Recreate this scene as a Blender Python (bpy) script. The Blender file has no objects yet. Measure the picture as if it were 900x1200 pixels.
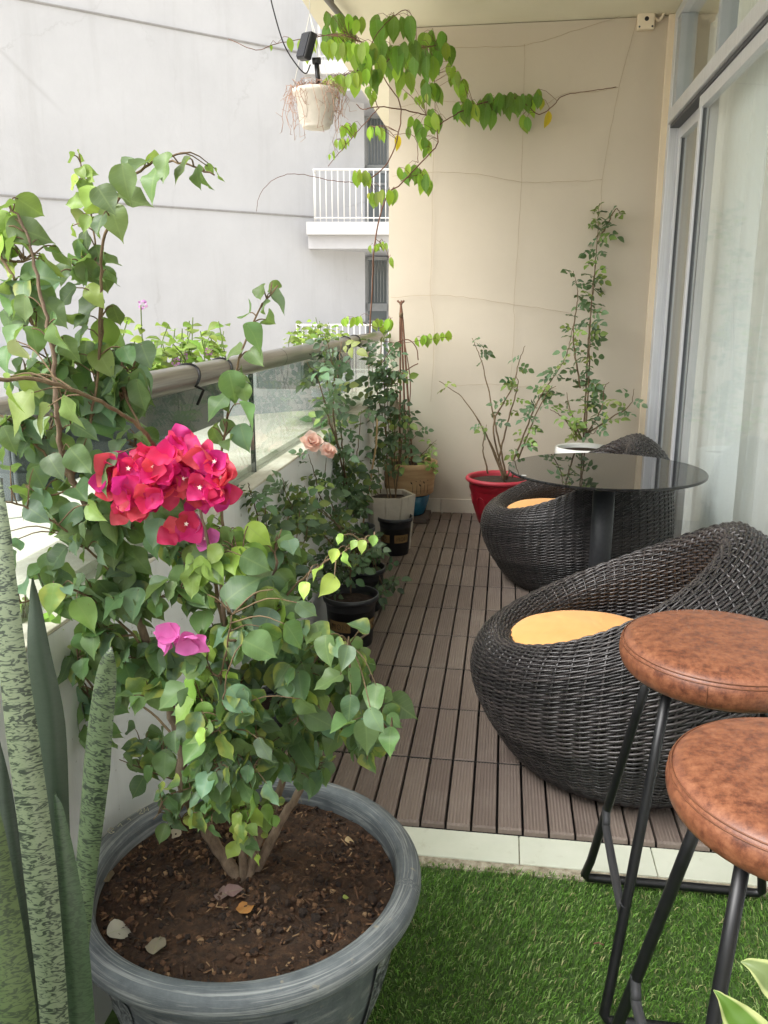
import bpy, math, random
import numpy as np
from mathutils import Vector, Matrix
R = math.radians
rng = random.Random(7)
scene = bpy.context.scene
COL = scene.collection

# ------------------------------------------------------------------ camera maths
F, CH = 975.0, 1.20
PIT = math.atan(238 / F); YAW = math.atan(144 / math.hypot(F, 238))
cp, sp, cy, sy = math.cos(PIT), math.sin(PIT), math.cos(YAW), math.sin(YAW)
FWD = Vector((-sy * cp, cy * cp, -sp)); RGT = Vector((cy, sy, 0)); UPV = Vector((-sy * sp, cy * sp, cp))
CAM = Vector((0, 0, CH))
def ray(px, py): return FWD + RGT * ((px - 450) / F) - UPV * ((py - 600) / F)
def at(px, py, Y):
    r = ray(px, py); return CAM + r * (Y / r.y)
def atz(px, py, Z):
    r = ray(px, py); return CAM + r * ((Z - CH) / r.z)
def atx(px, py, X):
    r = ray(px, py); return CAM + r * (X / r.x)
cam_d = bpy.data.cameras.new('camera'); cam = bpy.data.objects.new('camera', cam_d); COL.objects.link(cam)
cam_d.sensor_fit = 'VERTICAL'; cam_d.sensor_height = 36; cam_d.lens = 36 * F / 1200
cam_d.clip_start = .02; cam_d.clip_end = 2000
cam.matrix_world = Matrix(((RGT.x, UPV.x, -FWD.x, 0), (RGT.y, UPV.y, -FWD.y, 0), (RGT.z, UPV.z, -FWD.z, CH), (0, 0, 0, 1)))
scene.camera = cam

# ------------------------------------------------------------------ materials
def lin(c): return c / 12.92 if c <= .04045 else ((c + .055) / 1.055) ** 2.4
def srgb(r, g, b): return (lin(r / 255), lin(g / 255), lin(b / 255), 1)
class NT:
    def __init__(s, name):
        s.m = bpy.data.materials.new(name); s.m.use_nodes = True; s.t = s.m.node_tree; s.n = s.t.nodes; s.l = s.t.links
        s.b = s.n['Principled BSDF']; s.out = s.n['Material Output']
    def node(s, typ, **kw):
        n = s.n.new(typ)
        for k, v in kw.items():
            if k in n.inputs.keys(): n.inputs[k].default_value = v
            else: setattr(n, k, v)
        return n
    def link(s, a, b): s.l.new(a, b)
    def coord(s, kind='Object', scale=(1, 1, 1)):
        tc = s.node('ShaderNodeTexCoord'); mp = s.node('ShaderNodeMapping'); mp.inputs['Scale'].default_value = scale
        s.link(tc.outputs[kind], mp.inputs['Vector']); return mp.outputs['Vector']
    def noise(s, vec, scale, detail=4, rough=.55, dist=0):
        n = s.node('ShaderNodeTexNoise'); n.inputs['Scale'].default_value = scale; n.inputs['Detail'].default_value = detail
        n.inputs['Roughness'].default_value = rough; n.inputs['Distortion'].default_value = dist
        if vec is not None: s.link(vec, n.inputs['Vector'])
        return n.outputs['Fac']
    def ramp(s, fac, stops):
        r = s.node('ShaderNodeValToRGB'); e = r.color_ramp.elements
        while len(e) < len(stops): e.new(.5)
        for i, (p, c) in enumerate(stops):
            e[i].position = p; e[i].color = c if len(c) == 4 else (*c, 1)
        s.link(fac, r.inputs['Fac']); return r.outputs['Color']
    def mix(s, fac, a, b, blend='MIX'):
        m = s.node('ShaderNodeMix', data_type='RGBA', blend_type=blend)
        for sock, v in ((m.inputs[0], fac), (m.inputs[6], a), (m.inputs[7], b)):
            if hasattr(v, 'is_output'): s.link(v, sock)
            else: sock.default_value = v
        return m.outputs[2]
    def math(s, op, a, b=0.0):
        m = s.node('ShaderNodeMath', operation=op)
        for sock, v in ((m.inputs[0], a), (m.inputs[1], b)):
            if hasattr(v, 'is_output'): s.link(v, sock)
            else: sock.default_value = v
        return m.outputs[0]
    def bump(s, h, strength=.3, dist=.01):
        b = s.node('ShaderNodeBump'); b.inputs['Strength'].default_value = strength; b.inputs['Distance'].default_value = dist
        s.link(h, b.inputs['Height']); s.link(b.outputs['Normal'], s.b.inputs['Normal']); return b
    def base(s, c):
        if hasattr(c, 'is_output'): s.link(c, s.b.inputs['Base Color'])
        else: s.b.inputs['Base Color'].default_value = c
    def rough(s, v):
        if hasattr(v, 'is_output'): s.link(v, s.b.inputs['Roughness'])
        else: s.b.inputs['Roughness'].default_value = v
def simple(name, c, rough=.6, metal=0, var=.12, scale=8, bump=0, spec=.5):
    t = NT(name); f = t.noise(t.coord(), scale, 5)
    a = tuple(x * (1 - var) for x in c[:3]) + (1,); b = tuple(min(1, x * (1 + var)) for x in c[:3]) + (1,)
    t.base(t.ramp(f, [(.3, a), (.7, b)])); t.rough(rough); t.b.inputs['Metallic'].default_value = metal
    t.b.inputs['Specular IOR Level'].default_value = spec
    if bump: t.bump(t.noise(t.coord(), scale * 12, 3), bump, .004)
    return t.m
def glass(name, tint=(.93, .97, .96, 1), ior=1.45, rough=0.0, amount=1.0):
    t = NT(name); tr = t.node('ShaderNodeBsdfTransparent'); tr.inputs[0].default_value = tint
    gl = t.node('ShaderNodeBsdfGlossy'); gl.inputs['Roughness'].default_value = rough
    lw = t.node('ShaderNodeLayerWeight'); lw.inputs['Blend'].default_value = .5
    r0 = ((ior - 1) / (ior + 1)) ** 2
    sch = t.math('ADD', t.math('MULTIPLY', t.math('POWER', lw.outputs['Facing'], 5.0), 1 - r0), r0)
    sch = t.math('MULTIPLY', sch, amount)
    mx = t.node('ShaderNodeMixShader'); t.link(sch, mx.inputs[0]); t.link(tr.outputs[0], mx.inputs[1]); t.link(gl.outputs[0], mx.inputs[2])
    t.link(mx.outputs[0], t.out.inputs['Surface']); return t.m

# ------------------------------------------------------------------ mesh builder
class MB:
    def __init__(s): s.v, s.f, s.mi, s.uv, s.tint, s.edge = [], [], [], [], [], []
    def add(s, vs, fs, mi=0, uv=None, tint=(1, 1, 1), edge=0.0):
        o = len(s.v); s.v += [tuple(p) for p in vs]; s.f += [tuple(i + o for i in f) for f in fs]; s.mi += [mi] * len(fs)
        s.uv += list(uv) if uv is not None else [(0, 0)] * len(vs)
        s.tint += [tint] * len(vs); s.edge += [edge] * len(vs); return s
    def box(s, x0, x1, y0, y1, z0, z1, mi=0):
        x0, x1 = min(x0, x1), max(x0, x1); y0, y1 = min(y0, y1), max(y0, y1); z0, z1 = min(z0, z1), max(z0, z1)
        vs = [(x0, y0, z0), (x1, y0, z0), (x1, y1, z0), (x0, y1, z0), (x0, y0, z1), (x1, y0, z1), (x1, y1, z1), (x0, y1, z1)]
        return s.add(vs, [(3, 2, 1, 0), (4, 5, 6, 7), (0, 1, 5, 4), (1, 2, 6, 5), (2, 3, 7, 6), (3, 0, 4, 7)], mi)
    def prism(s, poly, z0, z1, mi=0):
        n = len(poly); vs = [(x, y, z0) for x, y in poly] + [(x, y, z1) for x, y in poly]
        return s.add(vs, [tuple(range(n - 1, -1, -1)), tuple(range(n, 2 * n))] + [(i, (i + 1) % n, n + (i + 1) % n, n + i) for i in range(n)], mi)
    def tube(s, pts, r, sides=8, mi=0, closed=False, tint=(1, 1, 1), capped=True):
        pts = [Vector(p) for p in pts]; n = len(pts)
        rs = r if isinstance(r, (list, tuple)) else [r] * n
        T = []
        for i in range(n):
            a = pts[(i - 1) % n] if (closed or i > 0) else pts[i]; b = pts[(i + 1) % n] if (closed or i < n - 1) else pts[i]
            d = (b - a); T.append(d.normalized() if d.length > 1e-9 else Vector((0, 0, 1)))
        up = Vector((0, 0, 1)) if abs(T[0].z) < .9 else Vector((1, 0, 0))
        N = (up - T[0] * up.dot(T[0])).normalized(); vs = []; uv = []; L = 0
        for i in range(n):
            N = (N - T[i] * N.dot(T[i]));
            N = N.normalized() if N.length > 1e-6 else Vector((1, 0, 0)); B = T[i].cross(N)
            if i: L += (pts[i] - pts[i - 1]).length
            for k in range(sides):
                a = 2 * math.pi * k / sides; vs.append(pts[i] + (N * math.cos(a) + B * math.sin(a)) * rs[i]); uv.append((k / sides, L))
        fs = []
        for i in range(n if closed else n - 1):
            j = (i + 1) % n
            for k in range(sides):
                q = (k + 1) % sides; fs.append((i * sides + k, i * sides + q, j * sides + q, j * sides + k))
        if not closed and capped: fs += [tuple(range(sides - 1, -1, -1)), tuple((n - 1) * sides + k for k in range(sides))]
        return s.add(vs, fs, mi, uv, tint)
    def lathe(s, prof, n=48, c=(0, 0, 0), mi=0, closed=False, wob=None):
        vs = []; uv = []; m = len(prof)
        for i, (r, z) in enumerate(prof):
            for k in range(n):
                a = 2 * math.pi * k / n; rr = r * (wob(a, i) if wob else 1)
                vs.append((c[0] + rr * math.cos(a), c[1] + rr * math.sin(a), c[2] + z)); uv.append((k / n, i / (m - 1)))
        fs = [(i * n + k, i * n + (k + 1) % n, (i + 1) * n + (k + 1) % n, (i + 1) * n + k) for i in range(m - 1) for k in range(n)]
        return s.add(vs, fs, mi, uv)
    def build(s, name, mats, parent=None, smooth=True, bevel=0, loc=None, seg=2):
        me = bpy.data.meshes.new(name); me.from_pydata(s.v, [], s.f)
        mats = mats if isinstance(mats, (list, tuple)) else [mats]
        for m in mats: me.materials.append(m)
        nf = len(s.f)
        if len(mats) > 1: me.polygons.foreach_set('material_index', s.mi)
        me.polygons.foreach_set('use_smooth', [smooth] * nf)
        ul = me.uv_layers.new(name='UVMap'); li = np.empty(len(me.loops), np.int32); me.loops.foreach_get('vertex_index', li)
        ul.data.foreach_set('uv', np.array(s.uv, np.float32)[li].ravel())
        a = me.attributes.new('tint', 'FLOAT_COLOR', 'POINT'); t = np.ones((len(s.v), 4), np.float32); t[:, :3] = np.array(s.tint, np.float32); a.data.foreach_set('color', t.ravel())
        e = me.attributes.new('edge', 'FLOAT', 'POINT'); e.data.foreach_set('value', np.array(s.edge, np.float32))
        me.update(); me.validate()
        o = bpy.data.objects.new(name, me); COL.objects.link(o)
        if parent is not None:
            o.parent = parent; o.matrix_parent_inverse = Matrix.Translation(-parent.location)
        if bevel:
            b = o.modifiers.new('bevel', 'BEVEL'); b.width = bevel; b.segments = seg; b.limit_method = 'ANGLE'; b.angle_limit = R(40)
        return o
def tag(o, label=None, cat=None, group=None, kind=None):
    if label: o['label'] = label
    if cat: o['category'] = cat
    if group: o['group'] = group
    if kind: o['kind'] = kind
    return o
def thing(name, label, cat, loc=(0, 0, 0), group=None):
    o = bpy.data.objects.new(name, None); COL.objects.link(o); o.location = loc; o.empty_display_size = .05
    return tag(o, label, cat, group)
def copy_tree(o, parent=None):
    c = o.copy(); COL.objects.link(c)
    if parent is not None: c.parent = parent
    for ch in list(o.children): copy_tree(ch, c)
    return c
def cat_rom(pts, n):
    P = [Vector(p) for p in pts]; P = [P[0] * 2 - P[1]] + P + [P[-1] * 2 - P[-2]]; out = []
    segs = len(P) - 3
    for i in range(segs):
        p0, p1, p2, p3 = P[i:i + 4]
        for k in range(n):
            t = k / n; out.append(.5 * ((2 * p1) + (p2 - p0) * t + (2 * p0 - 5 * p1 + 4 * p2 - p3) * t * t + (3 * p1 - p0 - 3 * p2 + p3) * t ** 3))
    out.append(P[-2]); return out
def resample(pts, n):
    P = np.array([tuple(p) for p in pts]); d = np.r_[0, np.cumsum(np.linalg.norm(np.diff(P, axis=0), axis=1))]
    t = np.linspace(0, d[-1], n); return np.stack([np.interp(t, d, P[:, k]) for k in range(P.shape[1])], 1)

# ------------------------------------------------------------------ world and light
SUN_EL, SUN_AZ = R(48), R(-125)      # azimuth measured from +Y towards +X: light comes from the open left side, behind the camera
w = bpy.data.worlds.new('World'); scene.world = w; w.use_nodes = True
wn, wl = w.node_tree.nodes, w.node_tree.links
bg = wn['Background']; sky = wn.new('ShaderNodeTexSky'); sky.sky_type = 'NISHITA'; sky.sun_disc = False
sky.sun_elevation = SUN_EL; sky.sun_rotation = SUN_AZ; sky.air_density = 1.2; sky.dust_density = 4; sky.ozone_density = 1
hs = wn.new('ShaderNodeHueSaturation'); hs.inputs['Saturation'].default_value = .18
wl.new(sky.outputs[0], hs.inputs['Color']); wl.new(hs.outputs[0], bg.inputs[0]); bg.inputs[1].default_value = .15
sl = bpy.data.lights.new('sun', 'SUN'); sl.energy = 1.0; sl.angle = R(40); sl.color = (1, .985, .965)
so = bpy.data.objects.new('sun', sl); COL.objects.link(so)
sd = Vector((math.sin(SUN_AZ) * math.cos(SUN_EL), math.cos(SUN_AZ) * math.cos(SUN_EL), math.sin(SUN_EL)))
so.rotation_euler = sd.to_track_quat('Z', 'Y').to_euler(); so.location = (-6, -4, 9)
scene.view_settings.view_transform = 'Standard'; scene.view_settings.look = 'None'; scene.view_settings.exposure = 1.45; scene.view_settings.gamma = 1
scene.cycles.max_bounces = 8; scene.cycles.diffuse_bounces = 5; scene.cycles.glossy_bounces = 4; scene.cycles.transparent_max_bounces = 24
scene.cycles.use_denoising = True
scene.cycles.caustics_reflective = False; scene.cycles.caustics_refractive = False

# ================================================================== SETTING
XL, XR, YW, CEIL = -.66, .76, 4.93, 2.67
# -- ground outside
t = NT('podium_concrete'); v = t.coord()
f = t.noise(v, .35, 6, .6)
t.base(t.ramp(f, [(.3, srgb(205, 198, 182)), (.7, srgb(222, 216, 200))])); t.rough(.9); t.bump(t.noise(v, 40, 3), .2, .01)
tag(MB().add([(-400, -400, -.9), (400, -400, -.9), (400, 700, -.9), (-400, 700, -.9)], [(0, 1, 2, 3)]).build('ground', t.m, smooth=False), kind='structure')
# joint strips in the podium paving
m_joint = simple('podium_joint', srgb(150, 146, 134), .9)
jb = MB()
fdir = Vector((.7367, .6763, 0)); fnor = Vector((.6763, -.7367, 0))
for k in range(8):
    o = Vector((-9.2, 4.5, -.896)) + fnor * (k * 1.7 - 1.2); a, b = o - fdir * 20, o + fdir * 20; q = fnor * .02
    jb.add([a - q, b - q, b + q, a + q], [(0, 1, 2, 3)])
tag(jb.build('ground_joint', m_joint, smooth=False), kind='structure')

# -- balcony slab, deck, tile strip
m_conc = simple('grey_concrete', srgb(150, 148, 142), .9, bump=.2)
tag(MB().box(XL - .2, XR + .6, -1.2, 8, -.35, -.03).build('balcony_floor', m_conc, smooth=False), kind='structure')
t = NT('deck_composite'); v = t.coord()
geo = t.node('ShaderNodeNewGeometry'); rnd = geo.outputs['Random Per Island']
c1 = t.ramp(rnd, [(0, srgb(116, 102, 94)), (.35, srgb(126, 112, 103)), (.7, srgb(136, 122, 112)), (1, srgb(120, 106, 98))])
st = t.noise(t.coord(scale=(60, 3, 20)), 3, 5, .65)
c2 = t.mix(t.math('MULTIPLY', st, .5), c1, srgb(96, 84, 77))
dust = t.ramp(t.noise(v, 5, 6, .7), [(.52, (0, 0, 0, 1)), (.75, (1, 1, 1, 1))])
c3 = t.mix(t.math('MULTIPLY', dust, .35), c2, srgb(150, 142, 132))
t.base(c3); t.rough(t.ramp(st, [(.2, (.55,) * 3 + (1,)), (.8, (.75,) * 3 + (1,))]))
t.bump(t.noise(t.coord(scale=(90, 6, 40)), 4, 4), .25, .002)
m_deck = t.m; m_deckbase = simple('deck_base_plastic', srgb(28, 26, 25), .7)
# one tile is five ribbed slats on a black plastic grid
PIT_X, PIT_Y = .0612, .297
prof = []
hw = .0277; ng = 6
prof.append((-hw, -.016)); prof.append((-hw, -.0025)); prof.append((-hw + .0015, 0))
for k in range(ng):
    a = -hw + .0035 + k * (2 * hw - .007) / ng; wd = (2 * hw - .007) / ng
    prof += [(a + wd * .12, 0), (a + wd * .28, -.0011), (a + wd * .62, -.0011), (a + wd * .78, 0)]
prof.append((hw - .0015, 0)); prof.append((hw, -.0025)); prof.append((hw, -.016))
dk = MB(); npf = len(prof)
nx = 24; ny = 11
for j in range(ny):
    y0 = 1.768 + j * PIT_Y; y1 = min(y0 + PIT_Y - .0062, YW - .012)
    for i in range(nx):
        xc = -.655 + PIT_X * (i + .5); dz = rng.uniform(-.0008, .0008); yj = rng.uniform(-.0006, .0006)
        vs = []
        for (yy, dd) in ((y0 + yj, -.005), (y0 + yj + .0035, 0), (y1 + yj - .0035, 0), (y1 + yj, -.005)):
            vs += [(xc + px_, yy, pz + dz + (dd if pz > -.01 else 0)) for px_, pz in prof]
        fs = [(a * npf + k, a * npf + k + 1, (a + 1) * npf + k + 1, (a + 1) * npf + k) for a in range(3) for k in range(npf - 1)]
        fs += [tuple(range(npf)), tuple(range(4 * npf - 1, 3 * npf - 1, -1))]
        dk.add(vs, fs)
floor = tag(dk.build('deck_floor', m_deck, smooth=False), kind='structure')
db = MB().box(XL + .004, XR + .055, 1.772, YW - .004, -.028, -.019)
for j in range(1, ny):
    ys_ = 1.768 + j * PIT_Y - .0031
    db.box(XL + .006, XR + .05, ys_ - .0024, ys_ + .0024, -.0188, -.0022)
for i in range(60):
    x = -.65 + i * .0245
    db.tube([(x, 1.7665, -.024), (x, 1.775, -.024)], .0085, 8)
tag(db.build('deck_floor_grid', m_deckbase, smooth=False), kind='structure')
t = NT('mint_tile'); v = t.coord()
f = t.noise(v, 6, 6, .65)
c = t.ramp(f, [(.3, srgb(198, 202, 184)), (.7, srgb(213, 215, 199))])
stain = t.ramp(t.noise(v, 17, 6, .75), [(.58, (0, 0, 0, 1)), (.78, (1, 1, 1, 1))])
t.base(t.mix(t.math('MULTIPLY', stain, .45), c, srgb(150, 140, 112))); t.rough(.42)
sb = MB()
for i in range(7):
    x0 = -.70 + i * .3025 - .137; sb.box(x0 + .0012, x0 + .3013, 1.664, 1.766, -.03, -.0165)
tag(sb.build('tile_strip', t.m, smooth=False, bevel=.0015), kind='structure')
t = NT('strip_mortar'); v = t.coord(); f = t.noise(v, 45, 6, .7)
t.base(t.ramp(f, [(.35, srgb(120, 108, 88)), (.65, srgb(186, 178, 158))])); t.rough(.95); t.bump(t.noise(v, 120, 4), .8, .006)
mb = MB(); mb.box(XL, XR + .05, 1.63, 1.6635, -.03, -.0195); mb.box(XL, XR + .05, 1.6636, 1.7665, -.0302, -.0225)
tag(mb.build('mortar_strip', t.m, smooth=False), kind='structure')

# -- artificial grass
t = NT('turf_base'); t.base(t.ramp(t.noise(t.coord(), 60, 4), [(.3, srgb(54, 76, 34)), (.7, srgb(76, 100, 48))])); t.rough(.95)
tag(MB().box(XL, XR + .55, -1.1, 1.632, -.0305, -.024).build('lawn', t.m, smooth=False), kind='structure')
t = NT('turf_blade')
at_ = t.node('ShaderNodeAttribute', attribute_name='tint'); t.base(at_.outputs['Color']); t.rough(.5); t.b.inputs['Specular IOR Level'].default_value = .3
tl = t.node('ShaderNodeBsdfTranslucent'); t.link(at_.outputs['Color'], tl.inputs['Color']); mx = t.node('ShaderNodeMixShader'); mx.inputs[0].default_value = .22
t.link(t.b.outputs[0], mx.inputs[1]); t.link(tl.outputs[0], mx.inputs[2]); t.link(mx.outputs[0], t.out.inputs['Surface'])
def grass():
    g = np.random.default_rng(3); n = 78000
    x = g.uniform(-.62, .86, n); y = g.uniform(.62, 1.642, n)
    # tufted rows
    x += .004 * np.sin(y * 700); h = g.uniform(.011, .020, n); a = g.uniform(0, 2 * np.pi, n)
    flow = .9 * np.sin(x * 5.1 + 1.3) + .8 * np.cos(y * 4.3)
    lean = g.uniform(.15, .85, n); la = g.uniform(0, 2 * np.pi, n) * .55 + flow * 1.2 + 2.0
    lx, ly = np.cos(la) * lean * h, np.sin(la) * lean * h
    wd = g.uniform(.0007, .0014, n); wx, wy = np.cos(a) * wd, np.sin(a) * wd; z0 = -.024
    def P(fx, fz, s): return np.stack([x + lx * fx + wx * s, y + ly * fx + wy * s, z0 + h * fz], 1)
    vs = np.stack([P(0, 0, -1), P(0, 0, 1), P(.3, .55, -.9), P(.3, .55, .9), P(1, .98 - .25 * lean, 0)], 1).reshape(-1, 3)
    b = np.arange(n)[:, None] * 5
    q = b + np.array([[0, 1, 3, 2]]); tr = b + np.array([[2, 3, 4]])
    pal = np.array([srgb(88, 124, 54)[:3], srgb(106, 142, 64)[:3], srgb(72, 100, 46)[:3], srgb(146, 166, 106)[:3], srgb(164, 160, 116)[:3]])
    pidx = g.choice(5, n, p=[.34, .28, .2, .12, .06]); c = pal[pidx] * 1.5 * g.uniform(.8, 1.15, n)[:, None]
    me = bpy.data.meshes.new('grass'); nv = len(vs)
    me.vertices.add(nv); me.vertices.foreach_set('co', vs.ravel())
    loops = np.concatenate([np.concatenate([q, tr], 1).ravel()]); me.loops.add(len(loops)); me.loops.foreach_set('vertex_index', loops.astype(np.int32))
    ls = (np.arange(n)[:, None] * 7 + np.array([[0, 4]])).ravel(); me.polygons.add(2 * n); me.polygons.foreach_set('loop_start', ls.astype(np.int32))
    me.update(calc_edges=True)
    at2 = me.attributes.new('tint', 'FLOAT_COLOR', 'POINT'); cc = np.ones((nv, 4), np.float32); cc[:, :3] = np.repeat(c, 5, 0); at2.data.foreach_set('color', cc.ravel())
    me.materials.append(t.m); o = bpy.data.objects.new('grass', me); COL.objects.link(o)
    return tag(o, 'short artificial green turf covering the near end of the balcony', 'grass', kind='stuff')
grass()

# -- beige end wall with skirting
t = NT('beige_paint'); v = t.coord(); f = t.noise(v, 1.6, 6, .6)
c = t.ramp(f, [(.3, srgb(191, 180, 163)), (.7, srgb(199, 188, 171))])
sm = t.ramp(t.noise(t.coord(scale=(1.5, 1, 1)), 2.3, 7, .75, .4), [(.6, (0, 0, 0, 1)), (.85, (1, 1, 1, 1))])
t.base(t.mix(t.math('MULTIPLY', sm, .22), c, srgb(170, 153, 130))); t.rough(.8); t.bump(t.noise(v, 90, 4), .12, .003)
m_beige = t.m
m_trim = simple('cream_trim', srgb(226, 212, 188), .6, var=.04, scale=3)
m_skirt = simple('skirting_tile', srgb(212, 203, 186), .35, var=.06, scale=12)
wall = thing('end_wall', 'beige painted end wall of the balcony strung with thin wires', 'wall', (.05, YW + .1, 0))
wm = MB(); wm.box(XL - .02, .9245, YW, YW + .2, -.03, CEIL - .004)
wm.build('wall_panel', m_beige, wall, smooth=False)
sk = MB()
for i in range(5):
    x0 = XL + .003 + i * .30; sk.box(x0, min(x0 + .298, .77), YW - .011, YW - .0005, -.018, .082)
sk.build('skirting', m_skirt, wall, smooth=False, bevel=.002)

# -- balcony ceiling slab
t = NT('ceiling_paint'); f = t.noise(t.coord(), 1.2, 5); t.base(t.ramp(f, [(.3, srgb(214, 208, 184)), (.7, srgb(226, 221, 200))])); t.rough(.85)
ce = thing('balcony_ceiling', 'cream painted slab over the balcony', 'ceiling', (0, 2, CEIL))
cb = MB(); cb.prism([(-1.045, 1.0), (3.2, 1.0), (3.2, 7.6), (-1.045, 7.6)], CEIL, CEIL + .22); cb.build('slab', t.m, ce, smooth=False)  # slab stopped short at the near end to let more sky light in
# -- parapet wall + sill
t = NT('parapet_paint'); v = t.coord(); f = t.noise(t.coord(scale=(1, 1, .25)), 3, 6, .65)
c = t.ramp(f, [(.3, srgb(214, 215, 214)), (.7, srgb(226, 227, 226))])
dr = t.ramp(t.noise(t.coord(scale=(1, 9, .8)), 2.2, 6, .7), [(.56, (0, 0, 0, 1)), (.8, (1, 1, 1, 1))])
sp_ = t.ramp(t.noise(v, 55, 2, .5), [(.70, (0, 0, 0, 1)), (.74, (1, 1, 1, 1))])
t.base(t.mix(t.math('MULTIPLY', sp_, .6), t.mix(t.math('MULTIPLY', dr, .3), c, srgb(168, 162, 150)), srgb(110, 100, 88))); t.rough(.75); t.bump(t.noise(v, 60, 4), .1, .003)
m_par = t.m
t = NT('sill_cement'); v = t.coord(); f = t.noise(v, 9, 7, .7)
c = t.ramp(f, [(.3, srgb(188, 178, 158)), (.7, srgb(226, 220, 206))])
dd = t.ramp(t.noise(t.coord(scale=(8, 1, 1)), 4, 6, .75), [(.55, (0, 0, 0, 1)), (.72, (1, 1, 1, 1))])
t.base(t.mix(t.math('MULTIPLY', dd, .55), c, srgb(140, 122, 96))); t.rough(.9); t.bump(t.noise(v, 70, 4), .3, .004)
m_sill = t.m
par = thing('parapet_wall', 'low white parapet wall with a weathered sill under the glass balustrade', 'wall', (-.76, 2, 0))
MB().box(-.86, XL, -1.0, YW - .001, -.03, .7259).build('wall_panel', m_par, par, smooth=False)
sl_ = MB(); sl_.box(-.87, XL - .0, -1.0, YW - .002, .726, .733); sl_.box(-.87, -.735, -1.0, YW - .002, .733, .752)
sl_.build('sill', m_sill, par, smooth=False, bevel=.002)
# glass balustrade
m_glass = glass('balustrade_glass', (.90, .955, .935, 1), 1.5)
t = NT('brushed_steel'); f = t.noise(t.coord(scale=(40, 1, 40)), 6, 4)
t.base(t.ramp(f, [(.3, srgb(140, 136, 131)), (.7, srgb(166, 162, 156))])); t.b.inputs['Metallic'].default_value = .7; t.rough(.32)
m_steel = t.m
m_edge = simple('glass_edge', srgb(30, 46, 44), .3)
m_black = simple('black_plastic', srgb(24, 24, 25), .45, bump=0)
bal = thing('glass_balustrade', 'clear glass balustrade with a thick steel top rail on the parapet', 'balustrade', (-.72, 2, .735))
ys = [-.95, 1.03, 2.33, 3.63, 4.925]
for a, b in zip(ys[:-1], ys[1:]):
    MB().box(-.727, -.715, a + .004, b - .004, .7335, 1.035).build('glass_panel', m_glass, bal, smooth=False)
for y in ys[1:-1]:
    MB().box(-.728, -.714, y - .0025, y + .0025, .7335, 1.03).build('glass_joint', m_edge, bal, smooth=False)
rb = MB(); rb.tube([(-.715, -.95, 1.049), (-.715, 1.6, 1.049), (-.715, 2.4, 1.049), (-.715, YW - .002, 1.049)], .028, 24)
rb.build('top_rail', m_steel, bal)
for y in (2.62, 0.9):
    MB().tube([(-.715, y - .001, 1.049), (-.715, y + .001, 1.049)], .0284, 24).build('rail_joint', m_edge, bal)

# planter boxes outside, tied to the rail
m_pl1 = simple('grey_planter_plastic', srgb(92, 95, 98), .6, bump=.1)
m_soil = simple('potting_soil', srgb(58, 44, 34), 1, var=.5, scale=60, bump=.6)
boxes = []
def planter_box(y0, y1, label):
    o = thing('planter_box', label, 'planter', (-.86, (y0 + y1) / 2, .80), 'planter boxes hung outside the rail')
    b = MB(); x0, x1, z0, z1 = -.95, -.76, .90, 1.035
    b.box(x0 + .02, x1 - .02, y0 + .02, y1 - .02, z0, z0 + .01)
    for (a, c_, d, e) in ((x0, x0 + .008, y0, y1), (x1 - .008, x1, y0, y1), (x0 + .008, x1 - .008, y0, y0 + .008), (x0 + .008, x1 - .008, y1 - .008, y1)): b.box(a, c_, d, e, z0, z1)
    b.build('trough', m_pl1, o, smooth=False, bevel=.003)
    MB().box(x0 + .009, x1 - .009, y0 + .009, y1 - .009, z0 + .011, z1 - .02).build('soil', m_soil, o, smooth=False)
    for y in (y1 - .14, y1 - .37):
        pts = [(-.715 + .029 * math.cos(a), y + .01 * math.sin(a * 2), 1.049 + .029 * math.sin(a)) for a in np.linspace(R(-40), R(200), 16)]
        pts = [(-.70, y + .015, .985), (-.682, y + .012, 1.02)] + pts + [(-.765, y, 1.02)]
        MB().tube(pts, .0036, 8).build('cable_tie', m_black, o)
planter_box(1.20, 2.20, 'dark grey planter box tied outside the rail near the flowers')
planter_box(3.14, 4.12, 'grey planter box tied outside the rail near the far wall')
# ================================================================== SLIDING DOOR, CURTAIN, ROOM
t = NT('aluminium'); f = t.noise(t.coord(scale=(60, 60, 1)), 3, 4)
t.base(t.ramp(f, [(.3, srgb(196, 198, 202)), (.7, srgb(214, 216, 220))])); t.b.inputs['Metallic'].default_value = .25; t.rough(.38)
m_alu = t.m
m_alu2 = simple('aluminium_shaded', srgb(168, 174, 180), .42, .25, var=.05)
m_gasket = simple('door_gasket', srgb(70, 72, 76), .6)
m_dglass = glass('door_glass', (.985, .995, .99, 1), 1.5, 0.0, .5)
door = thing('sliding_door', 'tall silver framed sliding glass door with upper windows beside the chairs', 'door', (.84, 3, 0))
DX = .80
tr_ = MB(); tr_.box(XR + .013, .82, YW - .03, YW - .0005, -.02, CEIL - .003); tr_.box(.80, .83, YW - .045, YW - .0305, -.02, CEIL - .003)
tr_.build('jamb_trim', m_trim, door, smooth=False, bevel=.004)
fm = MB()
fm.box(DX, DX + .09, YW - .115, YW - .046, -.02, CEIL - .003)                 # end jamb
fm.box(DX - .012, DX + .10, -.9, YW - .116, 2.125, 2.19)                        # transom
fm.box(DX, DX + .09, -.9, YW - .116, CEIL - .05, CEIL - .003)                   # head
fm.box(DX - .005, DX + .11, -.9, YW - .116, -.02, .012)                         # track
fm.build('frame', m_alu, door, smooth=False, bevel=.003)
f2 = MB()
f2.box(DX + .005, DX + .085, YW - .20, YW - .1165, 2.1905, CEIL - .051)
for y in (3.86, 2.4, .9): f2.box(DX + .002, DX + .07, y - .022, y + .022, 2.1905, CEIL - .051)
f2.build('upper_mullion', m_alu2, door, smooth=False, bevel=.003)
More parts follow.
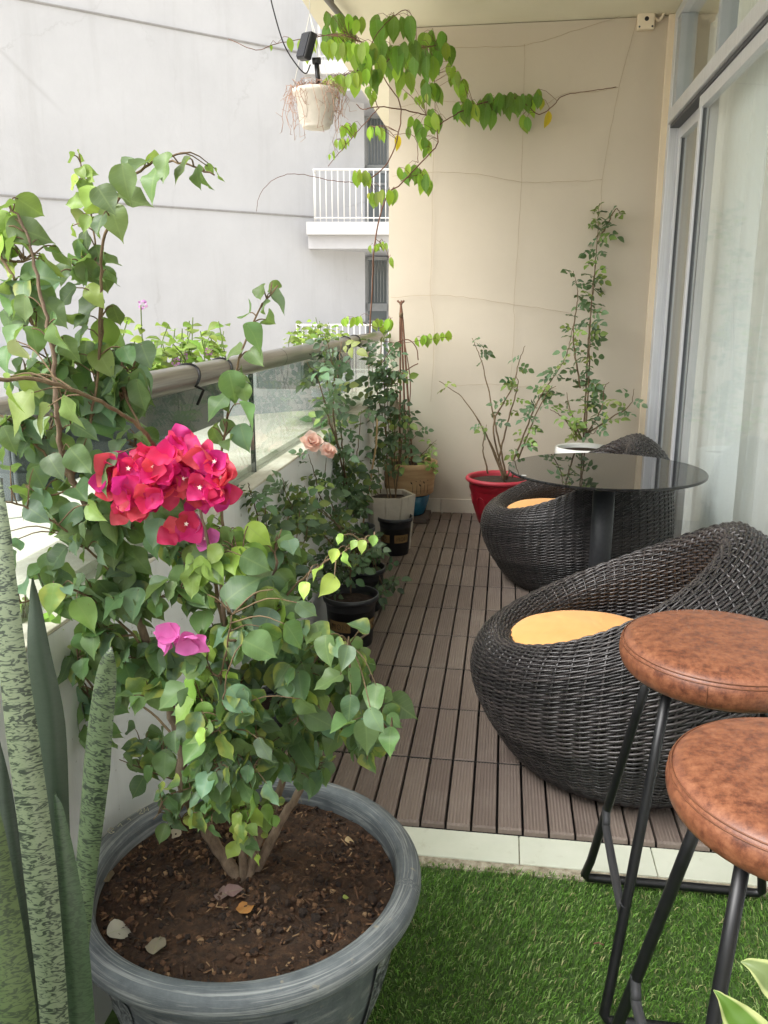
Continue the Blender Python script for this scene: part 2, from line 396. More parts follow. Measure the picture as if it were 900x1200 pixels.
gk = MB(); gk.box(DX + .004, DX + .09, -.9, YW - .117, 2.108, 2.1245); gk.build('track_gap', m_gasket, door, smooth=False)
MB().box(DX + .036, DX + .042, -.9, YW - .201, 2.1905, CEIL - .051).build('upper_pane', m_dglass, door, smooth=False)
def leaf(y0, y1, x, wn=.045):
    b = MB(); z0, z1 = .0125, 2.1075
    b.box(x, x + .036, y0, y0 + wn, z0, z1); b.box(x, x + .036, y1 - wn, y1, z0, z1)
    b.box(x + .001, x + .035, y0 + wn, y1 - wn, z1 - .055, z1); b.box(x + .001, x + .035, y0 + wn, y1 - wn, z0, z0 + .06)
    o = b.build('sliding_panel', m_alu, door, smooth=False, bevel=.003)
    g = MB().box(x + .015, x + .021, y0 + wn, y1 - wn, z0 + .06, z1 - .055).build('pane', m_dglass, o, smooth=False)
    gs = MB()
    for yy in (y0 + wn + .001, y1 - wn - .005): gs.box(x + .010, x + .026, yy, yy + .004, z0 + .061, z1 - .056)
    gs.build('gasket', m_gasket, o, smooth=False)
leaf(4.10, YW - .116, DX + .048)
leaf(2.30, 4.145, DX + .008)
leaf(.55, 2.34, DX + .048)
# curtain
def cloth(name, col, trl, trp):
    t = NT(name); wv_ = t.noise(t.coord(scale=(1, 1, .04)), 90, 4); t.base(t.ramp(wv_, [(.3, tuple(x * .94 for x in col[:3]) + (1,)), (.7, col)])); t.rough(.9)
    tl = t.node('ShaderNodeBsdfTranslucent'); tl.inputs[0].default_value = col; tp = t.node('ShaderNodeBsdfTransparent')
    m1 = t.node('ShaderNodeMixShader'); m1.inputs[0].default_value = trl; t.link(t.b.outputs[0], m1.inputs[1]); t.link(tl.outputs[0], m1.inputs[2])
    m2 = t.node('ShaderNodeMixShader'); m2.inputs[0].default_value = trp; t.link(m1.outputs[0], m2.inputs[1]); t.link(tp.outputs[0], m2.inputs[2]); t.link(m2.outputs[0], t.out.inputs['Surface']); return t.m
m_curt = cloth('white_curtain', srgb(246, 251, 251), .5, .0); m_sheer = cloth('shaded_sheer', srgb(236, 241, 240), .45, .10)  # folds whiter than the sheer: direct light and shade put into the cloth
def curtain(y0, y1, x, amp, per, z0, z1, label, seed, mat=None):
    g = random.Random(seed); n = int((y1 - y0) / .008); nz = 14; b = MB(); vs = []; uv = []
    ph = []; p = 0
    for i in range(n + 1):
        p += 2 * math.pi * .008 / per * (.6 + .8 * (.5 + .5 * math.sin(i * .031 + seed) * math.cos(i * .017))); ph.append(p)
    for j in range(nz + 1):
        zz = z0 + (z1 - z0) * j / nz; k = 1 - .35 * (j / nz)
        for i in range(n + 1):
            yy = y0 + (y1 - y0) * i / n; a = amp * (.55 + .45 * math.sin(i * .043 + seed * 2)) * k
            vs.append((x + a * math.sin(ph[i] + .25 * math.sin(j * .5 + i * .02)) + .3 * a * math.sin(2.3 * ph[i] + j * .15), yy + .01 * math.sin(j * .4 + i * .05), zz)); uv.append((i / n, j / nz))
    W = n + 1; fs = [(j * W + i, j * W + i + 1, (j + 1) * W + i + 1, (j + 1) * W + i) for j in range(nz) for i in range(n)]
    b.add(vs, fs, uv=uv); o = b.build('curtain', mat or m_curt); return tag(o, label, 'curtain', 'curtains behind the glass')
curtain(3.60, 4.46, .945, .036, .095, .02, 2.62, 'gathered bright white curtain in tight folds behind the glass', 1)
curtain(.6, 4.12, 1.06, .016, .22, .02, 2.62, 'flat sheer curtain toned as in shade behind the near glass panel', 2, m_sheer)
curtain(4.52, 4.92, .99, .03, .10, .02, 2.62, 'loosely pleated curtain at the far door jamb', 4)
# room behind the curtain
m_room = simple('room_paint', srgb(206, 198, 180), .9, var=.04)
m_rfloor = simple('room_floor_tile', srgb(170, 160, 144), .4, var=.06)
rm = MB(); rm.box(.925, 4.2, YW, YW + .2, -.03, CEIL - .003)
rm.box(.925, 4.2, -.9, -.8, -.03, CEIL - .003)
tag(rm.build('room_wall', m_room, smooth=False), kind='structure')  # far side left open so sky light comes through the curtains
tag(MB().box(.93, 4.2, -.8, YW, -.1, -.02).build('room_floor', m_rfloor, smooth=False), kind='structure')

# junction box on the wall
jb = thing('junction_box', 'small cream junction box high on the beige wall corner', 'junction box', (.63, YW - .03, 2.62))
c0 = at(757, 23, YW - .03)
MB().box(c0.x - .043, c0.x + .043, YW - .045, YW - .0005, c0.z - .048, c0.z + .048).build('box', m_trim, jb, smooth=False, bevel=.006)
MB().tube([(c0.x + .002, YW - .0462, c0.z), (c0.x + .002, YW - .0452, c0.z)], .011, 16).build('hole', m_black, jb)
for dx, dz in ((-.032, -.036), (.032, -.036), (-.032, .036), (.032, .036)): MB().tube([(c0.x + dx, YW - .047, c0.z + dz), (c0.x + dx, YW - .0452, c0.z + dz)], .005, 10).build('screw', m_gasket, jb)
MB().tube(cat_rom([(c0.x + .043, YW - .02, c0.z + .01), (c0.x + .07, YW - .03, c0.z - .005), (c0.x + .10, YW - .03, c0.z + .05), (c0.x + .12, YW - .02, CEIL - .002)], 6), .007, 8).build('cable', m_trim, jb)

# thin wire trellis
m_wire = simple('rusty_wire', srgb(168,148,120), .7)
tre = thing('wire_trellis', 'thin slack wire grid strung over the beige wall', 'wire', (0, YW - .02, 1.2))
for pl in ([(510, 38), (512, 110), (507, 202), (506, 300), (504, 346), (509, 385), (505, 470)],
           [(615, 52), (614, 110), (611, 212), (606, 300), (602, 357), (603, 385), (598, 450)],
           [(750, 10), (739, 50), (726, 100), (716, 150), (706, 211), (704, 250)],
           [(508, 55), (560, 55), (614, 53), (680, 34), (748, 13)],
           [(458, 128), (505, 118), (545, 121)], [(636, 125), (662, 110), (700, 107), (724, 102)],
           [(460, 207), (505, 202), (560, 204), (611, 213), (660, 213), (706, 211)],
           [(458, 349), (504, 346), (550, 349), (602, 357), (640, 362), (667, 367)],
           [(534, 452), (575, 450), (610, 453), (652, 456)]):
    pts = cat_rom([at(x, y, YW - .014) for x, y in pl], 6)
    pts = [p + Vector((rng.uniform(-.002, .002), 0, rng.uniform(-.003, .003))) for p in pts]
    MB().tube(pts, .0009, 5).build('wire', m_wire, tre)

# pipe under the ceiling
m_pipe = simple('grey_pipe', srgb(110, 106, 98), .5, .3)
pp = thing('ceiling_pipe', 'grey conduit pipe running under the balcony ceiling edge', 'pipe', (-.95, 4, 2.6))
a, b_ = atz(384, 0, 2.62), atz(410, 32, 2.62)
a = Vector((a.x, a.y, 2.62)); b_ = Vector((b_.x, b_.y, 2.62)); d_ = (b_ - a)
MB().tube([a - d_ * 2.5, b_ + d_ * .1], .015, 12).build('tube', m_pipe, pp)
for k in (-1.5, .2): MB().tube([a + d_ * k, a + d_ * k + Vector((0, 0, .05))], .008, 8).build('clip', m_pipe, pp)

# ================================================================== NEIGHBOUR BUILDING
t = NT('white_render'); v = t.coord()
f = t.noise(v, .5, 7, .62)
c = t.ramp(f, [(.3, srgb(186, 186, 188)), (.7, srgb(198, 198, 200))])
run = t.ramp(t.noise(t.coord(scale=(1.2, 1.2, .08)), 2.0, 7, .7), [(.5, (0, 0, 0, 1)), (.8, (1, 1, 1, 1))])
vor = t.node('ShaderNodeTexVoronoi', feature='DISTANCE_TO_EDGE'); vor.inputs['Scale'].default_value = .34
wv = t.noise(v, 1.3, 5, .7); va = t.node('ShaderNodeVectorMath', operation='ADD'); t.link(v, va.inputs[0]); cx = t.node('ShaderNodeCombineXYZ')
t.link(wv, cx.inputs[0]); t.link(wv, cx.inputs[2]); t.link(cx.outputs[0], va.inputs[1]); t.link(va.outputs[0], vor.inputs['Vector'])
crk = t.ramp(vor.outputs['Distance'], [(0, (1, 1, 1, 1)), (.009, (0, 0, 0, 1))])
msk = t.ramp(t.noise(v, .42, 3), [(.50, (0, 0, 0, 1)), (.6, (1, 1, 1, 1))])
c = t.mix(t.math('MULTIPLY', run, .30), c, srgb(156, 154, 152))
pt = t.ramp(t.noise(v, 1.1, 4, .6, .5), [(.62, (0, 0, 0, 1)), (.66, (1, 1, 1, 1))])
c = t.mix(t.math('MULTIPLY', pt, .12), c, srgb(204, 204, 206))
c = t.mix(t.math('MULTIPLY', t.math('MULTIPLY', crk, msk), .24), c, srgb(140, 138, 136))
t.base(c); t.rough(.9); t.bump(t.noise(v, 9, 5), .25, .02)
m_white = t.m
m_jt = simple('facade_joint', srgb(158, 156, 155), .9)
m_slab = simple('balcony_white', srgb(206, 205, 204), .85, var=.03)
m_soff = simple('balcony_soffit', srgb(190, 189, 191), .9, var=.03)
m_rail = simple('white_rail_paint', srgb(232, 230, 226), .5, var=.02)
m_win = NT('dark_window'); m_win.base(srgb(124, 132, 134)); m_win.rough(.08); m_win = m_win.m
m_wf = simple('window_frame', srgb(170, 172, 172), .4)
def hz(px, D):          # ground-plan point seen at column px, at horizontal distance D along the lens axis
    r = ray(px, 362); k = D / math.hypot(F, 238) * F
    return CAM + r * k
C0 = hz(428, 18.6); C0.z = 0
nb = thing('apartment_building', 'tall white rendered building with cracked facade and small railed balconies', 'building', (C0.x, C0.y, -.9))
def fac(s, n=0.0): return C0 + fdir * s + fnor * n       # s along the facade (right positive), n towards us
def quad_prism(mb, s0, s1, n0, n1, z0, z1, mi=0):
    P = [fac(s0, n0), fac(s1, n0), fac(s1, n1), fac(s0, n1)]
    mb.prism([(p.x, p.y) for p in P][::-1], z0, z1, mi)
fb = MB(); quad_prism(fb, -30, 0, -6, 0, -.9, 22); fb.build('facade', m_white, nb, smooth=False)
jm = MB()
for z in (3.0, 6.0, 9.0):
    quad_prism(jm, -30, -1.25, 0.003, .014, z, z + .018)
    quad_prism(jm, -30, -1.25, 0.003, .025, z + .0181, z + .035)
jm.build('floor_joint', m_jt, nb, smooth=False)
pb = MB(); quad_prism(pb, -30, -5.4, .005, .7, -.9, .42); pb.build('plinth', m_white, nb, smooth=False)
pc = MB(); quad_prism(pc, -30, -8.2, .004, .76, .421, .52); pc.build('plinth_cap', simple('brown_cap', srgb(168, 156, 146), .7), nb, smooth=False)
# balconies at the corner
A0, A1 = hz(361, 17.4), hz(520, 17.4)
vx = (A1 - A0); vx.z = 0; vx.normalize(); vy = Vector((-vx.y, vx.x, 0))
def bp(x, y): return Vector((A0.x, A0.y, 0)) + vx * x + vy * y
for k, zt in enumerate((-.10, 2.88, 5.80)):
    ba = MB(); L = 4.2; dep = 2.6
    P = [bp(0, 0), bp(L, 0), bp(L, dep), bp(.05, dep)]
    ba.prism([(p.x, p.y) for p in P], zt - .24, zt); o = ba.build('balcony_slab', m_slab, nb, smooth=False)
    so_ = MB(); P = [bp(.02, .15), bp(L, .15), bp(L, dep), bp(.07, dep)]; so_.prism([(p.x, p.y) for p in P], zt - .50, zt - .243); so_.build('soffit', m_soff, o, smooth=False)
    ra = MB(); zr = zt + .98; x0_ = .16 if k == 1 else (-.25 if k == 0 else .30)
    for zz, rr in ((zr, .022), (zt + .08, .014)): ra.tube([bp(x0_, .08) + Vector((0, 0, zz)), bp(L, .08) + Vector((0, 0, zz))], rr, 6); ra.tube([bp(x0_, .08) + Vector((0, 0, zz)), bp(x0_, 1.6) + Vector((0, 0, zz))], rr, 6)
    x = x0_
    while x < L: ra.tube([bp(x, .08) + Vector((0, 0, zt)), bp(x, .08) + Vector((0, 0, zr))], .0125, 5); x += .118
    for y in (.4, .8, 1.2): ra.tube([bp(x0_, y) + Vector((0, 0, zt)), bp(x0_, y) + Vector((0, 0, zr))], .0125, 5)
    ra.build('railing', m_rail, nb)
# recessed glazed bays beside the corner
W0 = hz(427, 19.2); W0.z = 0
def wp(x, y): return W0 + vx * x + vy * y
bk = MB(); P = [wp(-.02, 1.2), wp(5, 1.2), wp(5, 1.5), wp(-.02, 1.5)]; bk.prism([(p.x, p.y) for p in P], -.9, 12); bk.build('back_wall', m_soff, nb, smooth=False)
for k, zt in enumerate((-.10, 2.88, 5.80)):
    g = MB(); P = [wp(0, .6), wp(3, .6), wp(3, .62), wp(0, .62)]; g.prism([(p.x, p.y) for p in P], zt + .02, zt + 2.45)
    wo = g.build('window', m_win, nb, smooth=False); fr = MB()
    for (x0, x1, z0, z1) in ((0, .07, .02, 2.45), (.50, .56, .02, 2.45), (1.1, 1.16, .02, 2.45), (0, 3, 2.38, 2.45), (0, 3, 1.25, 1.42), (0, 3, 1.0, 1.05)):
        P = [wp(x0, .55), wp(x1, .55), wp(x1, .597), wp(x0, .597)]; fr.prism([(p.x, p.y) for p in P], zt + z0, zt + z1)
    fr.build('frame', m_wf, wo, smooth=False)
    sl2 = MB(); xx = .08
    while xx < 1.1: sl2.tube([wp(xx, .57) + Vector((0, 0, zt + 1.45)), wp(xx, .57) + Vector((0, 0, zt + 2.36))], .012, 4); xx += .07
    sl2.build('grille', m_wf, wo)
# ================================================================== FURNITURE
# ---- wicker chair (built at the origin, low front towards +X)
t = NT('wicker'); v = t.coord(); geo = t.node('ShaderNodeNewGeometry'); rnd = geo.outputs['Random Per Island']
t.base(t.ramp(rnd, [(0, srgb(36, 34, 34)), (.5, srgb(48, 45, 45)), (1, srgb(62, 57, 56))])); t.rough(.3); t.bump(t.noise(t.coord(), 160, 3), .15, .002)
m_wick = t.m
m_wdark = simple('gap_shade_and_seat', srgb(14, 13, 13), .9)  # near-black for the seat base and the shade in the weave holes
def chair_profile(phi):
    f = .5 - .5 * math.cos(phi); f = f ** 1.12        # 0 front, 1 back
    h = .335 + .318 * f
    ro = .395 + .010 * f
    th = .1
    rt = ro - .022 - .095 * f
    side = math.sin(phi) ** 2 * .0
    P = [(.240, .0), (.300, .045), (.356, .13), (ro - .012, .185), (ro + .002, .238 + .05 * f), (ro - .002 - .022 * f, h - .058 - .075 * f), (ro - .016 - .060 * f, h - .024 - .022 * f),
         (rt - .022, h - .004), (rt - .046, h - .002), (rt - .074, h - .022), (rt - .088 + .012 * f, h - .045 - .05 * f), (rt - .090 + .075 * f, .262 + .075 * f), (.245, .246), (.16, .242)]
    return [Vector((r, 0, z)) for r, z in P]
def make_chair():
    root = thing('wicker_chair', 'x', 'chair', (0, 0, 0), 'round black wicker chairs'); NS = 64; SUB = 6; NR = 142; M = NS * SUB
    prof = np.zeros((M, NR, 2)); nrm = np.zeros((M, NR, 2))
    for i in range(M):
        q = resample([p for p in cat_rom(chair_profile(2 * math.pi * i / M), 6)], NR); prof[i] = q[:, [0, 2]]
        d = np.gradient(prof[i], axis=0); d /= np.linalg.norm(d, axis=1)[:, None]; nrm[i] = np.stack([d[:, 1], -d[:, 0]], 1)
    ph = 2 * np.pi * np.arange(M) / M; b = MB(); gs = random.Random(5)
    # horizontal weavers
    S = 5
    for j in range(2, NR - 2):
        off = .0030 * np.cos(np.pi * np.arange(M) / SUB + np.pi * j) 
        jit = gs.uniform(-.0007, .0007)
        c = prof[:, j] + nrm[:, j] * (off + .0028 + jit)[:, None]
        pitch = np.linalg.norm(prof[:, j + 1] - prof[:, j - 1], axis=1) / 2
        tg = np.stack([-nrm[:, j, 1], nrm[:, j, 0]], 1); ra = np.clip(pitch * .53, .0035, .0066); rb = np.full(M, .0033)
        vs = np.zeros((M, S, 3))
        for k in range(S):
            a = 2 * np.pi * k / S + .3; rz = c + nrm[:, j] * (rb * np.cos(a))[:, None] + tg * (ra * np.sin(a))[:, None]
            vs[:, k] = np.stack([rz[:, 0] * np.cos(ph), rz[:, 0] * np.sin(ph), rz[:, 1]], 1)
        fs = [(i * S + k, ((i + 1) % M) * S + k, ((i + 1) % M) * S + (k + 1) % S, i * S + (k + 1) % S) for i in range(M) for k in range(S)]
        b.add(vs.reshape(-1, 3), fs)
    # stakes
    for i in range(0, M, SUB):
        c = prof[i] + nrm[i] * .0025; a = ph[i] 
        b.tube([(r * math.cos(a), r * math.sin(a), z) for r, z in c[::2]], .0042, 5)
    b.build('woven_shell', m_wick, root)
    lb = MB(); vs = []; 
    for i in range(0, M, 6):
        for j in range(NR):
            r, z = prof[i, j] - nrm[i, j] * .006; vs.append((r * math.cos(ph[i]), r * math.sin(ph[i]), max(z, .004)))
    K = M // 6; lb.add(vs, [(i * NR + j, i * NR + j + 1, ((i + 1) % K) * NR + j + 1, ((i + 1) % K) * NR + j) for i in range(K) for j in range(NR - 1)])
    lb.build('gap_shade_shell', m_wdark, root)  # dark shell added behind the weave so its holes read as shade
    bs = MB().tube([(.20 * math.cos(a), .20 * math.sin(a), .010) for a in np.linspace(0, 2 * math.pi, 48)[:-1]], .010, 8, closed=True)
    bs.build('base_ring', m_wick, root)
    sb = MB().lathe([(.001, .236), (.245, .236), (.245, .230), (.001, .230)], 40); sb.build('seat_base', m_wdark, root)
    return root
t = NT('cushion_fabric'); v = t.coord(); f = t.noise(v, 7, 5)
t.base(t.ramp(f, [(.3, srgb(222, 158, 88)), (.7, srgb(233, 173, 106))])); t.rough(.75); wv = t.noise(v, 5, 2, .5, 1.0); t.bump(wv, .5, .03)
t.b.inputs['Sheen Weight'].default_value = .15
m_cush = t.m; m_pip = simple('cushion_piping', srgb(214, 140, 62), .8)
def make_cushion():
    root = thing('seat_cushion', 'x', 'cushion', (0, 0, 0), 'amber seat cushions'); g = random.Random(2)
    P = [(.001, .0), (.19, .002), (.222, .010), (.232, .028), (.226, .044), (.20, .056), (.15, .063), (.08, .066), (.001, .066)]
    P = [(p.x, p.z) for p in cat_rom([Vector((r, 0, z)) for r, z in P], 3)]
    o = MB().lathe(P, 64, wob=lambda a, i: 1 + .012 * math.sin(3 * a + 1) + .006 * math.sin(11 * a)).build('cover', m_cush, root)
    MB().tube([(.233 * (1 + .012 * math.sin(3 * a + 1) + .006 * math.sin(11 * a)) * math.cos(a), .233 * (1 + .012 * math.sin(3 * a + 1) + .006 * math.sin(11 * a)) * math.sin(a), .030) for a in np.linspace(0, 2 * math.pi, 97)[:-1]], .0022, 6, closed=True).build('piping', m_pip, root)
    return root
ch = make_chair(); ch.location = (.350, 2.16, 0); ch.scale = (1.03, 1.03, 1.02); ch.rotation_euler = (0, 0, R(170))
ch['label'] = 'round black wicker tub chair right behind the leather stools'
c2_ = copy_tree(ch); c2_.location = (.33, 3.70, 0); c2_.rotation_euler = (0, 0, R(180)); c2_['label'] = 'round black wicker tub chair on the far side of the glass table'
cu = make_cushion(); cu.location = (.265, 2.18, .276); cu.rotation_euler = (0, R(-2), R(166)); cu['label'] = 'amber cushion in the wicker chair nearest the stools'
cu2 = copy_tree(cu); cu2.location = (.262, 3.715, .272); cu2['label'] = 'amber cushion in the wicker chair beyond the glass table'

# ---- table
t = NT('smoked_glass'); t.base((.012, .012, .012, 1)); t.rough(.005); t.b.inputs['IOR'].default_value = 1.55
m_smoke = t.m; t = NT('table_steel'); t.base(t.ramp(t.noise(t.coord(), 90, 3), [(.3, srgb(34, 35, 38)), (.7, srgb(46, 47, 50))])); t.rough(.5); m_tsteel = t.m
TX, TY, TZ, TR = .376, 3.07, .633, .352
tb = thing('glass_table', 'round smoked glass table on a black column between the wicker chairs', 'table', (TX, TY, 0))
MB().lathe([(.001, TZ - .010), (TR - .002, TZ - .010), (TR, TZ - .008), (TR, TZ - .002), (TR - .002, TZ), (.001, TZ)], 128, (TX, TY, 0)).build('table_top', m_smoke, tb, smooth=False)
MB().lathe([(.001, TZ - .011), (.17, TZ - .011), (.17, TZ - .016), (.04, TZ - .024)], 40, (TX, TY, 0)).build('mounting_plate', m_tsteel, tb)
MB().tube([(TX, TY, .015), (TX, TY, TZ - .02)], .040, 32).build('column', m_tsteel, tb)
MB().lathe([(.001, .018), (.05, .018), (.20, .010), (.22, .004), (.22, 0)], 48, (TX, TY, 0)).build('foot_plate', m_tsteel, tb)
sp2 = at(614, 557, 3); sp2 = atz(614, 557, TZ + .0006)
tag(MB().box(sp2.x - .008, sp2.x + .008, sp2.y - .004, sp2.y + .004, TZ + .0005, TZ + .0012).build('paper_scrap', m_rail, smooth=False), 'tiny white scrap lying on the smoked glass table', 'scrap')

# ---- bar stool (origin at the floor under the seat centre)
t = NT('tan_leather'); v = t.coord(); f = t.noise(v, 60, 9, .78, .1); f2 = t.noise(v, 5, 4, .6)
c = t.ramp(t.math('ADD', t.math('MULTIPLY', f, .82), t.math('MULTIPLY', f2, .18)), [(.37, srgb(72, 40, 30)), (.46, srgb(102, 60, 42)), (.54, srgb(124, 77, 53)), (.66, srgb(142, 94, 67))])
t.base(c); t.rough(t.ramp(f, [(.35, (.36,) * 3 + (1,)), (.65, (.5,) * 3 + (1,))])); t.bump(t.noise(v, 110, 4, .6), .18, .002); m_leath = t.m
m_stitch = simple('leather_seam', srgb(104, 62, 38), .6)
t = NT('black_powdercoat'); t.base(t.ramp(t.noise(t.coord(), 60, 5), [(.3, srgb(14, 14, 16)), (.72, srgb(22, 22, 24)), (.80, srgb(50, 47, 44))])); t.rough(.42); m_bsteel = t.m
t = NT('footrest_grey'); t.base(srgb(62, 62, 64)); t.rough(.45); t.b.inputs['Metallic'].default_value = .3; m_foot = t.m
def make_stool():
    root = thing('bar_stool', 'x', 'stool', (0, 0, 0), 'tan leather bar stools'); H = .65; RS = .172
    P = [(.001, H - .068), (.10, H - .068), (.146, H - .064), (.165, H - .052), (RS, H - .030), (.168, H - .013), (.158, H - .003), (.142, H + .002), (.10, H + .006), (.001, H + .007)]
    P = [(p.x, p.z) for p in cat_rom([Vector((r, 0, z)) for r, z in P], 4)]
    seat = MB().lathe(P, 72).build('seat', m_leath, root)
    sm = MB()
    for rr, zz in ((.1664, H - .0085), (.1692, H - .0145)): sm.tube([(rr * math.cos(a), rr * math.sin(a), zz) for a in np.linspace(0, 2 * math.pi, 73)[:-1]], .0012, 5, closed=True)
    for a in (R(250), R(70)):
        sm.tube([((r + .0007) * math.cos(a), (r + .0007) * math.sin(a), z) for r, z in P if H - .064 < z < H - .014 and r > .15], .0009, 5)
    sm.build('seam', m_stitch, seat)
    for s in (1, -1):          # two U shaped rods: one behind, one in front
        pts = []
        top = [(-.098, s * .066, H - .066), (-.178, s * .178, .035)]
        arc = [(-.183, s * .187, .018), (-.176, s * .190, .008), (-.158, s * .190, +.0085)]
        L = top[:1] + [tuple(Vector(top[0]).lerp(Vector(top[1]), k)) for k in (.25, .5, .75, .95)] + arc
        Rr = [(-x, y, z) for x, y, z in L[::-1]]
        mid = [(-.08, s * .190, +.0085), (0, s * .190, +.0085), (.08, s * .190, +.0085)]
        MB().tube(L + mid + Rr, .0092, 12).build('leg', m_bsteel, root)
    for sx in (-1, 1):         # foot bars joining the two rods on each side
        zf = .20; f0 = Vector((sx * .098, .066, H - .066)).lerp(Vector((sx * .178, .178, .035)), (H - .066 - zf) / (H - .101))
        a = Vector(f0); b2 = Vector((f0.x, -f0.y, f0.z)); o_ = Vector((-sx * .012, 0, -.012))
        pts = [a + Vector((0, 0, .012)), a + Vector((0, -.012, -.012)), a + Vector((0, -.035, -.026)), b2 + Vector((0, .035, -.026)), b2 + Vector((0, .012, -.012)), b2 + Vector((0, 0, .012))]
        MB().tube(cat_rom(pts, 5), .0085, 10).build('footrest', m_foot, root)
    pl = MB().lathe([(.001, H - .0685), (.13, H - .0685), (.13, H - .074), (.001, H - .074)], 40); pl.build('seat_plate', m_bsteel, root)
    return root
SX, SY = .392, 1.43
s1 = make_stool(); s1.location = (SX, SY, -.012); s1['label'] = 'tan leather bar stool with black rod legs beside the wicker chair'
s2 = copy_tree(s1); s2.location = (.395, .99, -.012); s2.rotation_euler = (0, 0, R(4)); s2['label'] = 'tan leather bar stool nearest us, in front of the other stool'
# ================================================================== POTS AND PLANTS
# ---- leaf material
def leaf_mat(name, rough=.42, trans=.34, vein=.5, blotch=True, spec=.4):
    t = NT(name); a = t.node('ShaderNodeAttribute', attribute_name='tint'); e = t.node('ShaderNodeAttribute', attribute_name='edge')
    uv = t.node('ShaderNodeUVMap'); sep = t.node('ShaderNodeSeparateXYZ'); t.link(uv.outputs[0], sep.inputs[0])
    d = t.math('ABSOLUTE', t.math('SUBTRACT', sep.outputs[0], .5))
    mid = t.math('LESS_THAN', d, .022)
    # side veins run outwards and forwards from the midrib
    sv = t.math('SUBTRACT', t.math('MULTIPLY', sep.outputs[1], 6.5), t.math('MULTIPLY', d, 3.2))
    fr = t.math('FRACT', sv); sv2 = t.math('LESS_THAN', t.math('ABSOLUTE', t.math('SUBTRACT', fr, .5)), .055)
    veins = t.math('MAXIMUM', mid, t.math('MULTIPLY', sv2, .5))
    vv = t.coord('Object'); mott = t.noise(vv, 45, 4, .6)
    col = t.mix(t.math('MULTIPLY', mott, .45), a.outputs['Color'], t.mix(1.0, a.outputs['Color'], (.62, .70, .62, 1), 'MULTIPLY'))
    col = t.mix(t.math('MULTIPLY', veins, vein), col, t.mix(.5, col, (.30, .40, .14, 1)))
    if blotch:
        rim = t.math('MULTIPLY', t.math('ADD', d, .18), 1.5)
        bv = t.math('MULTIPLY', t.math('ADD', rim, t.math('SUBTRACT', t.noise(vv, 70, 4, .65), .55)), e.outputs['Fac'])
        bl = t.math('MULTIPLY', t.math('SUBTRACT', bv, .34), 5.0); cl = t.node('ShaderNodeClamp'); t.link(bl, cl.inputs[0])
        col = t.mix(t.math('MULTIPLY', cl.outputs[0], .62), col, srgb(176, 178, 84))
        sp3 = t.ramp(t.noise(vv, 130, 3, .6), [(.70, (0, 0, 0, 1)), (.76, (1, 1, 1, 1))]); col = t.mix(t.math('MULTIPLY', sp3, .55), col, srgb(118, 104, 62))
    t.base(col); t.rough(rough); t.b.inputs['Specular IOR Level'].default_value = spec
    t.bump(t.math('ADD', t.math('MULTIPLY', veins, -.4), t.math('MULTIPLY', mott, .8)), .22, .003)
    tl = t.node('ShaderNodeBsdfTranslucent'); t.link(t.mix(.55, col, (.34, .52, .06, 1), 'MIX'), tl.inputs['Color'])
    mx = t.node('ShaderNodeMixShader'); mx.inputs[0].default_value = trans; t.link(t.b.outputs[0], mx.inputs[1]); t.link(tl.outputs[0], mx.inputs[2])
    t.link(mx.outputs[0], t.out.inputs['Surface']); return t.m
m_bleaf = leaf_mat('bougainvillea_leaf'); m_vleaf = leaf_mat('vine_leaf', trans=.42, blotch=False, rough=.5)
m_rleaf = leaf_mat('rose_leaf', trans=.22, vein=.25, blotch=False, rough=.5)
def bark(name, c, d): 
    t = NT(name); f = t.noise(t.coord(scale=(1, 1, .35)), 70, 6, .7); t.base(t.ramp(f, [(.3, d), (.7, c)])); t.rough(.9); t.bump(f, .6, .004); return t.m
m_bark = bark('grey_bark', srgb(142, 122, 102), srgb(86, 70, 56)); m_twig = bark('brown_twig', srgb(128, 108, 80), srgb(88, 70, 52))
m_gstem = bark('green_stem', srgb(120, 140, 76), srgb(84, 98, 52)); m_cane = bark('brown_cane', srgb(128, 92, 72), srgb(92, 64, 52)); m_tan = bark('tan_cane', srgb(196, 170, 128), srgb(160, 132, 96))

# ---- leaf templates: (u along, half width), returns verts in a local frame x across, y along, z up
def leaf_template(width, cross=(-1, -.55, 0, .55, 1), fold=.25, curl=.2, wave=.06, ph=0.0):
    vs, uv = [], []; n = len(width)
    for i, (u, wd) in enumerate(width):
        for c in cross:
            z = fold * (.35 * abs(c) + .65 * c * c) * wd - curl * u * u + wave * abs(c) * math.sin(u * 9 + ph + (1.7 if c > 0 else 0)) * wd * 2
            vs.append((c * wd, u, z)); uv.append((.5 + c * wd * .95, u))
    k = len(cross); fs = [(i * k + j, i * k + j + 1, (i + 1) * k + j + 1, (i + 1) * k + j) for i in range(n - 1) for j in range(k - 1)]
    return np.array(vs), fs, uv
HEART = [(-.02, .05), (.02, .19), (.09, .30), (.2, .385), (.34, .425), (.48, .41), (.61, .35), (.73, .26), (.83, .16), (.91, .075), (.97, .028), (1.04, .003)]
OVAL = [(0, .02), (.08, .14), (.22, .25), (.4, .30), (.58, .28), (.74, .20), (.88, .09), (1, .003)]
ROSE = [(0, .03), (.15, .24), (.38, .34), (.62, .30), (.84, .16), (1, .01)]
T_HEART = [leaf_template(HEART, fold=f, curl=c, wave=w_, ph=p) for f, c, w_, p in ((.25, .15, .09, 0), (.45, .30, .07, 1), (.12, .38, .12, 2), (.6, .12, .10, 3), (.3, -.06, .13, 4), (.2, .5, .08, 5))]
T_OVAL = [leaf_template(OVAL, (-1, 0, 1), f, c, .05, p) for f, c, p in ((.3, .15, 0), (.5, .3, 1), (.15, .35, 2))]
